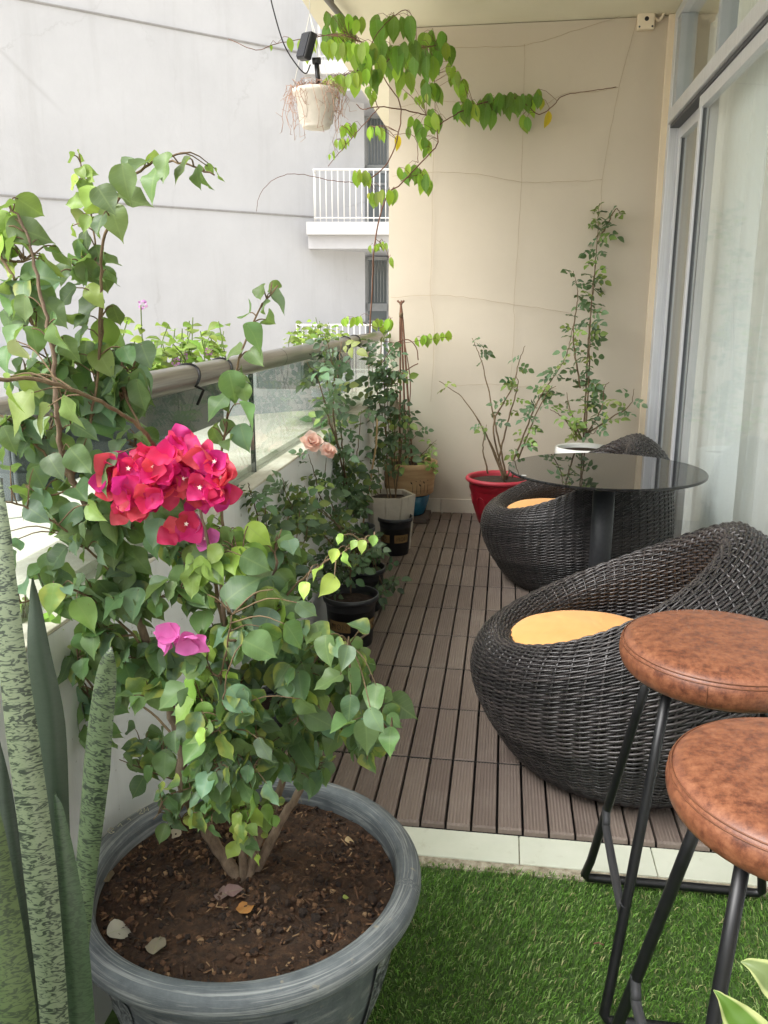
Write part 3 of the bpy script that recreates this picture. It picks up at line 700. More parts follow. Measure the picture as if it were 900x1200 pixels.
def comp_template(n5, seed):
    g = random.Random(seed); V, Fc, U = [], [], []
    single = leaf_template(ROSE, (-1, 0, 1), .35, .25, .05, seed)
    spots = [(.0, 1.0, 0, 1.0), (-.02, .62, 62, .85), (.02, .62, -62, .85)] + ([(-.02, .28, 70, .7), (.02, .28, -70, .7)] if n5 else [])
    for x, y, ang, s in spots:
        a = R(ang + g.uniform(-14, 14)); s *= .62 * g.uniform(.85, 1.1); tilt = g.uniform(-.35, .35)
        o = len(V)
        for (vx_, vy_, vz_) in single[0]:
            vx2, vy2, vz2 = vx_ * s, vy_ * s, vz_ * s + vx_ * s * tilt
            V.append((x + vx2 * math.cos(a) - vy2 * math.sin(a), y + vx2 * math.sin(a) + vy2 * math.cos(a), vz2 - .12 * y * y))
        Fc += [tuple(i + o for i in f) for f in single[1]]; U += single[2]
    return np.array(V), Fc, U
T_COMP = [comp_template(True, 1), comp_template(True, 2), comp_template(False, 3)]
def put_leaf(mb, tpl, pos, d, n, size, tint, edge=0.0, wid=1.0):
    d = Vector(d).normalized(); n = Vector(n); n = n - d * n.dot(d)
    n = n.normalized() if n.length > 1e-5 else d.orthogonal().normalized(); x = d.cross(n)
    M = np.array([tuple(x), tuple(d), tuple(n)]) * size; M[0] *= wid
    mb.add(tpl[0] @ M + np.array(tuple(pos)), tpl[1], 0, tpl[2], tint, edge)
def rv(g, s=1): return Vector((g.uniform(-1, 1), g.uniform(-1, 1), g.uniform(-1, 1))) * s
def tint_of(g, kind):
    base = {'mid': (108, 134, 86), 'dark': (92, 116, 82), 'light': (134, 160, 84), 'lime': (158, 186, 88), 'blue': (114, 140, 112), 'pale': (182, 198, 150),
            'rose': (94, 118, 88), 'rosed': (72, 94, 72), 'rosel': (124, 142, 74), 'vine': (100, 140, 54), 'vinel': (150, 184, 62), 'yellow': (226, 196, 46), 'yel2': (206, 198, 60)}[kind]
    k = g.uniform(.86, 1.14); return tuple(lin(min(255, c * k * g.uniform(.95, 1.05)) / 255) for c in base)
def nearest(p, lines):
    best = (1e9, None)
    for L in lines:
        for q in L:
            dd = (q - p).length + max(0, q.z - p.z) * .6
            if dd < best[0]: best = (dd, q)
    return best[1]

# ---- pots
def pot(name, label, cat, c, prof, mats, soil_r, soil_z, group=None, n=48, wob=None, soil_mat=None, body='body'):
    o = thing(name, label, cat, (c[0], c[1], c[2]), group)
    MB().lathe(prof, n, c, wob=wob).build(body, mats, o)
    g = random.Random(int(abs(c[0] * 1000) + abs(c[1] * 1000))); k = 9; vs = [(c[0], c[1], c[2] + soil_z + .004)]; 
    m = 28
    for i in range(1, k + 1):
        for j in range(m):
            a = 2 * math.pi * j / m; r = soil_r * i / k; vs.append((c[0] + r * math.cos(a), c[1] + r * math.sin(a), c[2] + soil_z + g.uniform(-.004, .004) * (1 if i < k else 0)))
    fs = [(0, 1 + j, 1 + (j + 1) % m) for j in range(m)] + [(1 + (i - 1) * m + j, 1 + i * m + j, 1 + i * m + (j + 1) % m, 1 + (i - 1) * m + (j + 1) % m) for i in range(1, k) for j in range(m)]
    MB().add(vs, fs).build('soil', soil_mat or m_soil, o); return o

# big grey bowl
t = NT('streaked_stone'); uv = t.node('ShaderNodeUVMap'); mp = t.node('ShaderNodeMapping'); mp.inputs['Scale'].default_value = (9, 46, 1); t.link(uv.outputs[0], mp.inputs['Vector'])
f = t.noise(mp.outputs[0], 1.0, 6, .65, .6); v = t.coord(); f2 = t.noise(v, 22, 6, .7)
c = t.ramp(f2, [(.3, srgb(76, 82, 86)), (.7, srgb(108, 113, 115))])
s1_ = t.ramp(f, [(.50, (0, 0, 0, 1)), (.64, (1, 1, 1, 1))])
c = t.mix(t.math('MULTIPLY', s1_, .62), c, srgb(172, 174, 170))
mp2 = t.node('ShaderNodeMapping'); mp2.inputs['Scale'].default_value = (4, 40, 1); mp2.inputs['Location'].default_value = (3, 5, 0); t.link(uv.outputs[0], mp2.inputs['Vector'])
s2_ = t.ramp(t.noise(mp2.outputs[0], 1.3, 5, .7, .8), [(.60, (0, 0, 0, 1)), (.72, (1, 1, 1, 1))])
c = t.mix(t.math('MULTIPLY', s2_, .55), c, srgb(62, 66, 70))
sp_ = t.ramp(t.noise(v, 30, 3, .6), [(.66, (0, 0, 0, 1)), (.72, (1, 1, 1, 1))]); c = t.mix(t.math('MULTIPLY', sp_, .5), c, srgb(168, 156, 128))
t.base(c); t.rough(.62); t.bump(t.math('ADD', f, f2), .35, .004); m_stone = t.m
BX, BY, BZ = -.374, 1.102, .373
m_bsoil = NT('garden_soil'); q = m_bsoil; v = q.coord(); f = q.noise(v, 55, 8, .75); f2 = q.noise(v, 14, 4)
cc = q.ramp(f, [(.3, srgb(46, 32, 24)), (.5, srgb(78, 56, 40)), (.68, srgb(118, 84, 58)), (.8, srgb(150, 112, 76))]); q.base(q.mix(q.math('MULTIPLY', f2, .5), cc, srgb(52, 38, 28))); q.rough(1); q.bump(f, 1.0, .012); m_bsoil = q.m
bp_ = [(.10, .0), (.14, .003), (.155, .03), (.150, .06), (.17, .10), (.198, .18), (.215, .26), (.222, .303), (.232, .306), (.244, .312), (.2505, .319), (.2520, .330), (.249, .341), (.241, .348), (.231, .3505), (.222, .348), (.2165, .339), (.215, .325), (.214, .28), (.20, .22)]
bp_ = [(p.x * 1.075, p.z * 1.07) for p in cat_rom([Vector((r, 0, z)) for r, z in bp_], 3)]
bowl = thing('planter_bowl', 'large grey streaked stone bowl planter on the turf with the bougainvillea', 'planter', (BX, BY, -.024))
MB().lathe(bp_, 96, (BX, BY, -.024), wob=lambda a, i: 1 + .006 * math.sin(2 * a + .6) + .003 * math.sin(5 * a)).build('bowl', m_stone, bowl)
# carved relief panels around the bowl
t = NT('carved_relief'); f = t.noise(t.coord(), 30, 3, .5, 2.5); t.base(t.ramp(f, [(.4, srgb(70, 74, 76)), (.6, srgb(140, 144, 142))])); t.rough(.7); t.bump(f, 1, .02); m_carv = t.m
for k in range(6):
    a0 = R(-70 + 60 * k); vs = []; fs = []
    for i in range(9):
        for j in range(9):
            a = a0 + R(24) * (i / 8 - .5); z = .12 + .17 * j / 8; r = 1.075 * np.interp(z / 1.07, [.10, .18, .26, .303], [.17, .198, .215, .222]) + .004 + .002 * math.sin(i * 2.3) * math.cos(j * 1.9)
            vs.append((BX + r * math.cos(a), BY + r * math.sin(a), z - .024))
    fs = [(i * 9 + j, i * 9 + j + 1, (i + 1) * 9 + j + 1, (i + 1) * 9 + j) for i in range(8) for j in range(8)]
    MB().add(vs, fs).build('carved_panel', m_carv, bowl)
# marker scribbles on the far left of the lip
mk = MB(); zl = .3765 - .024
def lip(px, py):
    p = atz(px, py, zl); return Vector((p.x, p.y, zl))
for st in ([(126, 974), (129, 970), (133, 971), (130, 974), (134, 975), (130, 977), (126, 974)], [(138, 969), (141, 965), (143, 968)], [(149, 961), (151, 959), (153, 961)],
           [(161, 952), (164, 948), (166, 950), (163, 954), (168, 953)], [(169, 952), (169, 947), (171, 950), (173, 946), (174, 950)]):
    mk.tube([lip(*p) for p in st], .0006, 4)
mk.build('marker_writing', simple('marker_pen', srgb(206, 200, 172), .7), bowl)
g = random.Random(11); vs = []; K, Mq = 34, 96
for i in range(K + 1):
    for j in range(Mq):
        a = 2 * math.pi * j / Mq; r = .2315 * i / K
        vs.append((BX + r * math.cos(a), BY + r * math.sin(a), .320 + .010 * math.cos(r * 12) + (g.uniform(-.0035, .0035) + .005 * math.sin(r * 60 + a * 3) * math.cos(a * 5 + r * 30)) * (1 if i < K else .3)))
fs = [(i * Mq + j, (i + 1) * Mq + j, (i + 1) * Mq + (j + 1) % Mq, i * Mq + (j + 1) % Mq) for i in range(K) for j in range(Mq)]
MB().add(vs, fs).build('soil', m_bsoil, bowl)
# mulch: clods, bark chips and fibres
def soil_z(x, y): return .321 + .010 * math.cos(math.hypot(x - BX, y - BY) * 12)
ml = MB(); PALM = [srgb(52, 38, 29), srgb(70, 49, 35), srgb(90, 63, 44), srgb(112, 82, 58), srgb(140, 112, 82), srgb(42, 31, 25)]
for k in range(2400):
    r = .227 * math.sqrt(g.random()); a = g.uniform(0, 2 * math.pi); x, y = BX + r * math.cos(a), BY + r * math.sin(a); z = soil_z(x, y); tc = PALM[g.choices(range(6), [4, 4, 3, 2, 1, 4])[0]][:3]
    if k % 3 == 0:      # clod
        s = g.uniform(.002, .0062) * (1.5 if g.random() < .06 else 1)
        P = [Vector((math.cos(q) * math.cos(e), math.sin(q) * math.cos(e), math.sin(e))) * s * g.uniform(.7, 1.2) for e in (-.6, .5) for q in (0, 1.26, 2.5, 3.77, 5.0)] + [Vector((0, 0, s))]
        ml.add([Vector((x, y, z)) + p for p in P], [(i, (i + 1) % 5, 5 + (i + 1) % 5, 5 + i) for i in range(5)] + [(5 + i, 5 + (i + 1) % 5, 10) for i in range(5)], tint=tc)
    else:               # chip or fibre
        d = rv(g); d.z *= .35; d.normalize(); L = g.uniform(.004, .012) * (2 if g.random() < .08 else 1); wv_ = d.cross(Vector((0, 0, 1))).normalized() * g.uniform(.0005, .0018); h_ = Vector((0, 0, g.uniform(.0005, .002)))
        o_ = Vector((x, y, z + .002)); ml.add([o_ - d * L * .5 - wv_, o_ - d * L * .5 + wv_, o_ + d * L * .5 + wv_ + h_, o_ + d * L * .5 - wv_ + h_], [(0, 1, 2, 3)], tint=tc)
q = NT('mulch'); aa = q.node('ShaderNodeAttribute', attribute_name='tint'); q.base(aa.outputs['Color']); q.rough(.95)
tag(ml.build('mulch', q.m, bowl, smooth=False), kind='stuff')
# dry leaves and a few stones on the soil
m_dry = leaf_mat('dry_leaf', trans=.15, blotch=False, rough=.7, vein=.4)
for (px, py, s, c, lab, ang) in ((141, 1080, .038, (196, 188, 172), 'pale grey dry leaf lying at the left of the bowl soil', 40), (183, 1100, .034, (150, 138, 120), 'torn grey brown dry leaf right of the pale leaf on the soil', 100),
      (289, 1062, .034, (176, 120, 66), 'orange brown dry leaf on the soil in front of the trunk', 75), (258, 1048, .026, (122, 98, 94), 'dull purple withered petal on the soil beside the trunk', 160),
      (274, 1046, .026, (134, 106, 104), 'purple grey curled petal next to the orange leaf', 30), (202, 970, .028, (188, 174, 156), 'cream curled dry leaf at the back of the soil', 200), (405, 1046, .009, (150, 160, 80), 'tiny yellow green leaf scrap at the right of the soil', 20),
      (126, 1018, .026, (132, 112, 92), 'brown curled dry leaf under the left lip of the bowl', 120), (409, 978, .014, (200, 170, 130), 'small tan leaf chip under the far right lip', 10)):
    p = atz(px, py, .331); p.z = soil_z(p.x, p.y) + .006; mb_ = MB(); d = Vector((math.cos(R(ang)), math.sin(R(ang)), .06))
    put_leaf(mb_, T_HEART[g.choice((0, 2, 5))], p - d * s * .5, d, Vector((g.uniform(-.3, .3), -.35, 1)), s * 1.1, tuple(lin(v_ / 255) for v_ in c), wid=.9)
    tag(mb_.build('fallen_leaf', m_dry), lab, 'leaf', 'fallen leaves on the soil')

# ---- bougainvillea
g = random.Random(21)
bou = thing('bougainvillea', 'bushy bougainvillea with crimson flower heads growing in the grey bowl', 'shrub', (BX, BY, .28))
YB = atz(286, 1034, .322).y
def poly(L): return [at(*p) for p in L]
B = {}
B['t1'] = [(284, 1036, YB), (250, 985, YB + .02), (216, 925, 1.10), (212, 872, 1.10), (196, 822, 1.09), (168, 745, 1.07), (148, 690, 1.04), (118, 620, 1.0), (84, 562, .97), (70, 515, .95), (66, 470, .93), (60, 400, .92), (48, 345, .92), (32, 280, .92), (12, 240, .92)]
B['t2'] = [(288, 1036, YB), (303, 985, YB + .02), (326, 930, 1.11), (338, 870, 1.11), (330, 810, 1.1), (318, 760, 1.08), (312, 705, 1.06), (325, 660, 1.04)]
B['t3'] = [(292, 1034, YB + .01), (328, 965, YB + .05), (356, 915, 1.15), (372, 860, 1.16), (384, 800, 1.15), (408, 760, 1.13), (432, 742, 1.1)]
B['t4'] = [(286, 1036, YB), (284, 960, YB), (276, 880, 1.04), (268, 800, 1.02), (262, 735, 1.0), (258, 680, .98), (246, 640, .96), (236, 600, .95), (215, 560, .95)]
B['b1'] = [(84, 562, .97), (104, 500, 1.0), (116, 430, 1.03), (120, 370, 1.05), (114, 310, 1.06), (106, 250, 1.06), (94, 190, 1.06)]
B['b2'] = [(116, 430, 1.03), (118, 350, 1.02), (120, 290, 1.0), (132, 250, .98), (150, 214, .96), (180, 190, .95), (215, 192, .94), (252, 205, .94)]
B['b3'] = [(0, 300, .95), (18, 330, .95), (38, 380, .96), (60, 430, .97), (84, 500, .98)]
B['b4'] = [(-20, 446, .72), (40, 445, .76), (100, 463, .82), (150, 490, .9), (180, 520, .95), (200, 560, .99), (240, 640, 1.03), (262, 735, 1.05)]
B['b5'] = [(118, 420, 1.05), (140, 450, 1.04), (170, 510, 1.02), (200, 545, 1.0), (232, 610, 1.0)]
B['b6'] = [(268, 720, 1.05), (262, 620, 1.06), (258, 560, 1.06), (266, 490, 1.06), (278, 430, 1.06), (300, 370, 1.06), (326, 334, 1.06)]
B['b7'] = [(310, 740, 1.05), (330, 706, 1.02), (362, 672, .99), (402, 647, .97), (438, 632, .95)]
B['b8'] = [(148, 690, 1.04), (110, 650, .98), (60, 610, .93), (20, 590, .9), (-10, 588, .88)]
B['b9'] = [(180, 770, 1.08), (130, 720, 1.02), (80, 690, .98), (30, 705, .95), (0, 715, .93)]
B['b10'] = [(212, 872, 1.10), (170, 830, 1.12), (120, 810, 1.14), (60, 800, 1.15)]
B['b11'] = [(276, 880, 1.04), (255, 835, .98), (262, 780, .94), (272, 720, .92)]
B['b12'] = [(276, 900, 1.04), (265, 870, .96), (262, 830, .92), (266, 790, .90)]
B['b13'] = [(372, 860, 1.16), (400, 840, 1.12), (430, 850, 1.07), (460, 860, 1.04)]
B['b14'] = [(338, 870, 1.11), (360, 800, 1.08), (380, 760, 1.04), (410, 755, 1.0)]
B['b15'] = [(84, 562, .97), (50, 530, .96), (20, 500, .95), (-10, 480, .94)]
BL = {k: cat_rom(poly(v_), 6) for k, v_ in B.items()}
def noisy(L, s, keep=2):
    out = []
    for i, p in enumerate(L): out.append(p + (rv(g, s) if keep <= i else Vector((0, 0, 0))))
    return out
rad = {'t1': (.0105, .0013), 't2': (.0085, .0015), 't3': (.0085, .0013), 't4': (.007, .0013), 'b4': (.0020, .0026), 'b6': (.0024, .001), 'b2': (.0023, .001), 'b1': (.0022, .0009)}
tk = MB()
for k in ('t1', 't2', 't3', 't4'):
    L = noisy(BL[k], .0018); n = len(L); r0, r1 = rad[k]; tk.tube(L, [r1 + (r0 - r1) * (1 - i / (n - 1)) ** 1.5 + g.uniform(0, .0005) for i in range(n)], 8)
tk.build('trunk', m_bark, bou)
tw = MB()
for k in BL:
    if k[0] != 't':
        L = noisy(BL[k], .0012); n = len(L); r0, r1 = rad.get(k, (.0021, .0009)); tw.tube(L, [r0 + (r1 - r0) * i / (n - 1) for i in range(n)], 6)
ALL = list(BL.values()); lf = MB()
TOV = Vector((-.25, -.85, .45))
def bleaf(p, size, kind, edge=0.0, droop=None, face=1.0, stem=True, src=None, up=.35):
    """p is the leaf's middle; it hangs from a petiole tied to the nearest shoot"""
    q = src or nearest(p, ALL); out = (p - q); out = out.normalized() if out.length > 1e-4 else rv(g)
    dr = g.uniform(.35, 1.3) if droop is None else droop
    d = (out * .7 + rv(g, .55) + Vector((0, 0, -dr))).normalized()
    n = (TOV * face + rv(g, .7) + Vector((0, 0, up))).normalized()
    if g.random() < .10: n = rv(g)
    b0 = p - d * size * .5
    put_leaf(lf, g.choice(T_HEART), b0, d, n, size, tint_of(g, kind), edge, g.uniform(.88, 1.08))
    if stem and (b0 - q).length < .35:
        mid = q.lerp(b0, .55) + Vector((0, 0, .12 * (b0 - q).length)); tw.tube(cat_rom([q, mid, b0 + d * .002], 3), [.0011, .0010, .001, .0009, .0008, .0007, .0007], 4)
def px2m(px, Y): return px * Y / 985.0
# the leaves one can pick out: column, row, length in pixels
EX = [
 (.93, 'mid', [(5, 242, 34), (8, 268, 40), (33, 270, 62), (36, 243, 45), (12, 290, 44), (53, 292, 38), (73, 302, 44), (40, 322, 66), (16, 350, 48), (8, 335, 40), (28, 362, 42), (53, 345, 46), (62, 364, 50), (53, 380, 46), (18, 395, 48), (40, 400, 50), (70, 395, 46), (6, 420, 44), (30, 440, 60), (80, 410, 44)]),
 (1.04, 'dark', [(104, 368, 62), (96, 328, 40), (78, 347, 42), (124, 393, 54), (93, 397, 48), (118, 420, 54), (80, 430, 56), (134, 440, 50), (128, 328, 40), (117, 303, 38), (100, 285, 36), (70, 440, 55), (100, 450, 60), (60, 468, 50), (128, 465, 55), (116, 500, 60), (140, 480, 44), (150, 418, 40), (85, 372, 44), (110, 345, 40), (136, 370, 36), (62, 420, 44), (44, 378, 40), (90, 460, 48)]),
 (.95, 'mid', [(124, 234, 46), (134, 257, 48), (146, 214, 50), (157, 237, 56), (176, 211, 52), (162, 192, 38), (178, 186, 36), (194, 197, 44), (212, 199, 44), (229, 206, 32), (240, 213, 34), (148, 196, 32), (116, 262, 38)]),
 (1.06, 'light', [(92, 184, 24), (84, 186, 22), (103, 202, 28), (86, 214, 30), (106, 206, 26), (103, 228, 34), (89, 238, 32), (91, 256, 32), (109, 246, 34), (100, 262, 26), (84, 270, 22), (115, 268, 34), (255, 206, 22), (246, 198, 16), (94, 200, 22), (98, 218, 26)]),
 (1.06, 'mid', [(320, 337, 28), (327, 353, 38), (306, 343, 28), (316, 376, 34), (300, 392, 44), (291, 366, 36), (271, 411, 40), (300, 419, 34), (273, 453, 48), (253, 473, 46), (290, 487, 46), (285, 513, 42), (286, 460, 32), (250, 508, 42), (270, 500, 32), (262, 470, 30), (268, 520, 34), (284, 440, 30), (308, 360, 26)]),
 (.80, 'light', [(80, 484, 54), (20, 480, 74), (38, 455, 56), (8, 460, 60), (45, 490, 54)]), (.80, 'pale', [(25, 413, 46)]),
 (.93, 'dark', [(13, 500, 48), (95, 540, 52), (62, 545, 44), (92, 575, 54), (55, 612, 60), (40, 600, 48), (14, 548, 40), (22, 575, 36), (66, 655, 50), (12, 660, 44), (45, 560, 42), (100, 505, 46), (75, 520, 42), (28, 525, 38), (52, 500, 40), (118, 560, 44), (125, 540, 40), (110, 600, 44)]),
 (.94, 'blue', [(20, 640, 30), (4, 632, 36), (24, 685, 40), (40, 670, 34), (60, 700, 50), (90, 640, 40), (118, 650, 46), (84, 690, 40), (100, 720, 60)]),
 (.91, 'lime', [(392, 652, 24), (404, 656, 26), (424, 640, 20), (438, 634, 18), (386, 685, 36), (370, 668, 30), (398, 632, 18), (414, 638, 16), (356, 690, 26)]),
 (.93, 'mid', [(280, 690, 66), (262, 650, 44), (300, 660, 50), (245, 700, 48), (305, 760, 58), (240, 860, 48), (290, 930, 52), (285, 880, 50), (266, 832, 46), (216, 830, 52), (240, 798, 44), (225, 880, 46), (300, 940, 50), (318, 745, 48), (330, 700, 44), (345, 745, 50), (380, 760, 46), (405, 770, 40), (420, 735, 36), (440, 820, 50), (430, 860, 48), (455, 868, 44), (400, 850, 46), (385, 800, 50), (360, 830, 46), (415, 800, 46)]),
 (.92, 'blue', [(228, 848, 44), (262, 850, 40), (250, 905, 46), (310, 880, 46), (278, 910, 42), (268, 950, 46), (320, 930, 44), (236, 930, 40), (440, 845, 44), (410, 830, 42), (395, 760, 40), (360, 715, 40)]),
]
for Y, kind, L in EX:
    for (px, py, s) in L:
        kk = kind if g.random() < .75 else g.choice(('mid', 'blue', 'dark', 'light') if kind not in ('light', 'lime', 'pale') else (kind, 'light', 'lime'))
        yel = .0 if py < 700 or kind in ('lime', 'pale') else (g.uniform(.6, 1.0) if g.random() < .28 else 0)
        Yj = Y + g.uniform(-.03, .03); bleaf(at(px, py, Yj), px2m(s * .82, Yj), kk, yel)
# leaf clusters on short side twigs
def cluster(px, py, Y, n, s, kinds, spread=26, yel=.2, up=.35):
    c = at(px, py, Y); q = nearest(c, ALL); mid = q.lerp(c, .5) + rv(g, .012); L = cat_rom([q, mid, c], 4); m = len(L)
    tw.tube(L, [.0019 - .0011 * i / (m - 1) for i in range(m)], 5)
    for k in range(int(n * 2.7)):
        f = g.uniform(.45, 1); b0 = L[min(m - 1, int(f * (m - 1)))]; a = rv(g); a.z *= .8
        p = b0 + a.normalized() * px2m(spread, Y) * g.uniform(.5, 1.2)
        bleaf(p, px2m(s * g.uniform(.54, 1.06), Y), g.choice(kinds), g.uniform(.55, 1) if g.random() < yel else 0, src=b0, up=up)
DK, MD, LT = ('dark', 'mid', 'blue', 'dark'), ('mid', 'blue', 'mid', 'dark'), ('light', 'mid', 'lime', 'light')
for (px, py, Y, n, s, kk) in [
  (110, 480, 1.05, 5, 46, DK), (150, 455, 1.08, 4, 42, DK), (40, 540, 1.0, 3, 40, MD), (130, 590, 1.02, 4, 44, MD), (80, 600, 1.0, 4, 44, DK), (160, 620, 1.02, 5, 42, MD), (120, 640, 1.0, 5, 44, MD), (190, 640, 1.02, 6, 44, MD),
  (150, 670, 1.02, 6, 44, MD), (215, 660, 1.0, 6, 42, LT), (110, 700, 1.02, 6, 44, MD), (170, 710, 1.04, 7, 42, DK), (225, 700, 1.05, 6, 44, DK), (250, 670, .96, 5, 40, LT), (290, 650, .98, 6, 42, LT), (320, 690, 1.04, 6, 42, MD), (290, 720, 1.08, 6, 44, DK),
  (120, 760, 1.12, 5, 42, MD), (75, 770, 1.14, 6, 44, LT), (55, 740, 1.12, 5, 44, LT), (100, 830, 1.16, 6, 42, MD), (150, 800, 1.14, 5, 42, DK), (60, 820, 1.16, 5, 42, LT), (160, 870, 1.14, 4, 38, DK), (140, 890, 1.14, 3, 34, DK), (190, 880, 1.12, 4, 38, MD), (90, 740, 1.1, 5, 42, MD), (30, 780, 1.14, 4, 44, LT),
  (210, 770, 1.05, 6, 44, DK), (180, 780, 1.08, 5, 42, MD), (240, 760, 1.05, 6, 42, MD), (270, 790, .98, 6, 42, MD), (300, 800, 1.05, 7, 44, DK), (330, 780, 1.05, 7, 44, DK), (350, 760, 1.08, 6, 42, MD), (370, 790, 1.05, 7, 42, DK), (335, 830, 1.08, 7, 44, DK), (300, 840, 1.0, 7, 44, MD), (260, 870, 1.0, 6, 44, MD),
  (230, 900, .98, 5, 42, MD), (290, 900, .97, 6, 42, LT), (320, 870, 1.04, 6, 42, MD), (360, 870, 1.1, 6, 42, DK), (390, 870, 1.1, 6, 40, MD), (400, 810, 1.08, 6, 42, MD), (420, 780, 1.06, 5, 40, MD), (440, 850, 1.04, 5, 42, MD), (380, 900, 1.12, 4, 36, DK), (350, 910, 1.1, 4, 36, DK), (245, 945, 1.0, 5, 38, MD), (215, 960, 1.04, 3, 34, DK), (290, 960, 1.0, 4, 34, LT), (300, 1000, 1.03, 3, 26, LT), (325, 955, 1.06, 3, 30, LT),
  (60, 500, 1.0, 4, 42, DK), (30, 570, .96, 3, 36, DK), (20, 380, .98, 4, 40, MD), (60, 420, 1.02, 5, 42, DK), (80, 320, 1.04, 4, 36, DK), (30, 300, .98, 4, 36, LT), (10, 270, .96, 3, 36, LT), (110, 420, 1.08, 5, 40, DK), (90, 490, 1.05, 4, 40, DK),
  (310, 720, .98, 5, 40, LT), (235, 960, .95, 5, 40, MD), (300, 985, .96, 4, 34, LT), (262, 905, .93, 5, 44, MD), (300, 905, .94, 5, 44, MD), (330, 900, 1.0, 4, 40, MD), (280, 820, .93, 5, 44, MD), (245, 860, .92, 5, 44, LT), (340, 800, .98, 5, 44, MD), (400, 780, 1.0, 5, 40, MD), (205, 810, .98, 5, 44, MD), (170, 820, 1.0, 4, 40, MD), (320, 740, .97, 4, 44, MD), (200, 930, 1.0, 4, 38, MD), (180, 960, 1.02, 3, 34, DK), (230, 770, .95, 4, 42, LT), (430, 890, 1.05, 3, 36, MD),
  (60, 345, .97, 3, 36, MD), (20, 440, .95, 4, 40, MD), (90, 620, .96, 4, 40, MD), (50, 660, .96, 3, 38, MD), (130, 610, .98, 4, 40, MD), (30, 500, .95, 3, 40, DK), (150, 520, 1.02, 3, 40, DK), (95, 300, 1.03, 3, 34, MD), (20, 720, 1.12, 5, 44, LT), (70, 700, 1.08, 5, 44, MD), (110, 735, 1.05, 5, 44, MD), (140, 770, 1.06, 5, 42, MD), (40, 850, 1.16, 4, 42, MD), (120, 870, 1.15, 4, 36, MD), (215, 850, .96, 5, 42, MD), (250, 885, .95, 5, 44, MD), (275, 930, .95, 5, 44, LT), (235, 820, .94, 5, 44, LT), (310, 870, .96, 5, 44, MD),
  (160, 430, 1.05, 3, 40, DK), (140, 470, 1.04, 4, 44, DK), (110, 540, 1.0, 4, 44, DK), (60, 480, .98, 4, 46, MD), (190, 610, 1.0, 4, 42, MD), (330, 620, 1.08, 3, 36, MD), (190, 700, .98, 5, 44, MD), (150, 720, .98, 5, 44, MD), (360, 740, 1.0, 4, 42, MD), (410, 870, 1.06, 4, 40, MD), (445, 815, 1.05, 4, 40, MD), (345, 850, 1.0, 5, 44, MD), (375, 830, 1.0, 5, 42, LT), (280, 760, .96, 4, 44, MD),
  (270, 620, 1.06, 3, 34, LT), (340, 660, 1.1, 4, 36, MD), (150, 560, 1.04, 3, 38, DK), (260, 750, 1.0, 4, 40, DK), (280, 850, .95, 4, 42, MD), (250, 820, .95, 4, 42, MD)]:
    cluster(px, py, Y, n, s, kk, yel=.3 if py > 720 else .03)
lf.build('foliage', m_bleaf, bou); tw.build('branch', m_twig, bou)
# flowers: papery bracts in threes with a tiny cream floret
t = NT('crimson_bract'); a = t.node('ShaderNodeAttribute', attribute_name='tint'); uvn = t.node('ShaderNodeUVMap'); f = t.noise(t.coord(), 60, 4, .6)
cc = t.mix(t.math('MULTIPLY', f, .5), a.outputs['Color'], t.mix(1.0, a.outputs['Color'], (.8, .55, .6, 1), 'MULTIPLY')); t.base(cc); t.rough(.6); t.bump(f, .4, .004)
tl = t.node('ShaderNodeBsdfTranslucent'); t.link(cc, tl.inputs[0]); mx = t.node('ShaderNodeMixShader'); mx.inputs[0].default_value = .4; t.link(t.b.outputs[0], mx.inputs[1]); t.link(tl.outputs[0], mx.inputs[2]); t.link(mx.outputs[0], t.out.inputs['Surface']); m_bract = t.m
m_floret = simple('cream_floret', srgb(244, 226, 214), .6)
BRACT = [(-.02, .06), (.02, .20), (.09, .33), (.18, .42), (.29, .475), (.41, .49), (.53, .47), (.65, .41), (.76, .32), (.86, .21), (.94, .11), (1.0, .02)]
T_BR = [leaf_template(BRACT, (-1, -.8, -.55, -.28, 0, .28, .55, .8, 1), fold=f, curl=c, wave=w_, ph=p) for f, c, w_, p in ((.4, -.25, .12, 0), (.25, -.05, .16, 2), (.5, -.4, .10, 4), (.2, .25, .16, 1))]
FL = []
def flower(mb, p, face, s, kind):
    face = face.normalized(); x = face.orthogonal().normalized(); y = face.cross(x); a0 = g.uniform(0, 6.28)
    bc = {'red': [(226, 52, 132), (232, 66, 116), (220, 56, 148), (234, 92, 108)], 'pink': [(236, 134, 206), (228, 120, 194)]}[kind]
    for k in range(3):
        a = a0 + k * 2.094 + g.uniform(-.25, .25); d = x * math.cos(a) + y * math.sin(a); b_ = g.choice(bc); kk = g.uniform(.92, 1.05)
        put_leaf(mb, g.choice(T_BR), p, d + face * g.uniform(.35, .8), face - d * .5, s * g.uniform(.9, 1.1), tuple(lin(min(255, q_ * kk) / 255) for q_ in b_), wid=g.uniform(.95, 1.15))
    if g.random() < .16:
        c = p + face * s * .42; fl = MB()
        fl.tube([p + face * .002, c], .0009, 5); vs = [c]; fs = []
        for k in range(5):
            a = k * 1.2566; e = x * math.cos(a) + y * math.sin(a); e2 = x * math.cos(a + .6) + y * math.sin(a + .6); e0 = x * math.cos(a - .6) + y * math.sin(a - .6)
            o_ = len(vs); vs += [c + e0 * .0015 + face * .0004, c + e * .0032, c + e2 * .0015 + face * .0004]; fs.append((0, o_, o_ + 1, o_ + 2))
        fl.add(vs, fs); FL.append(fl)
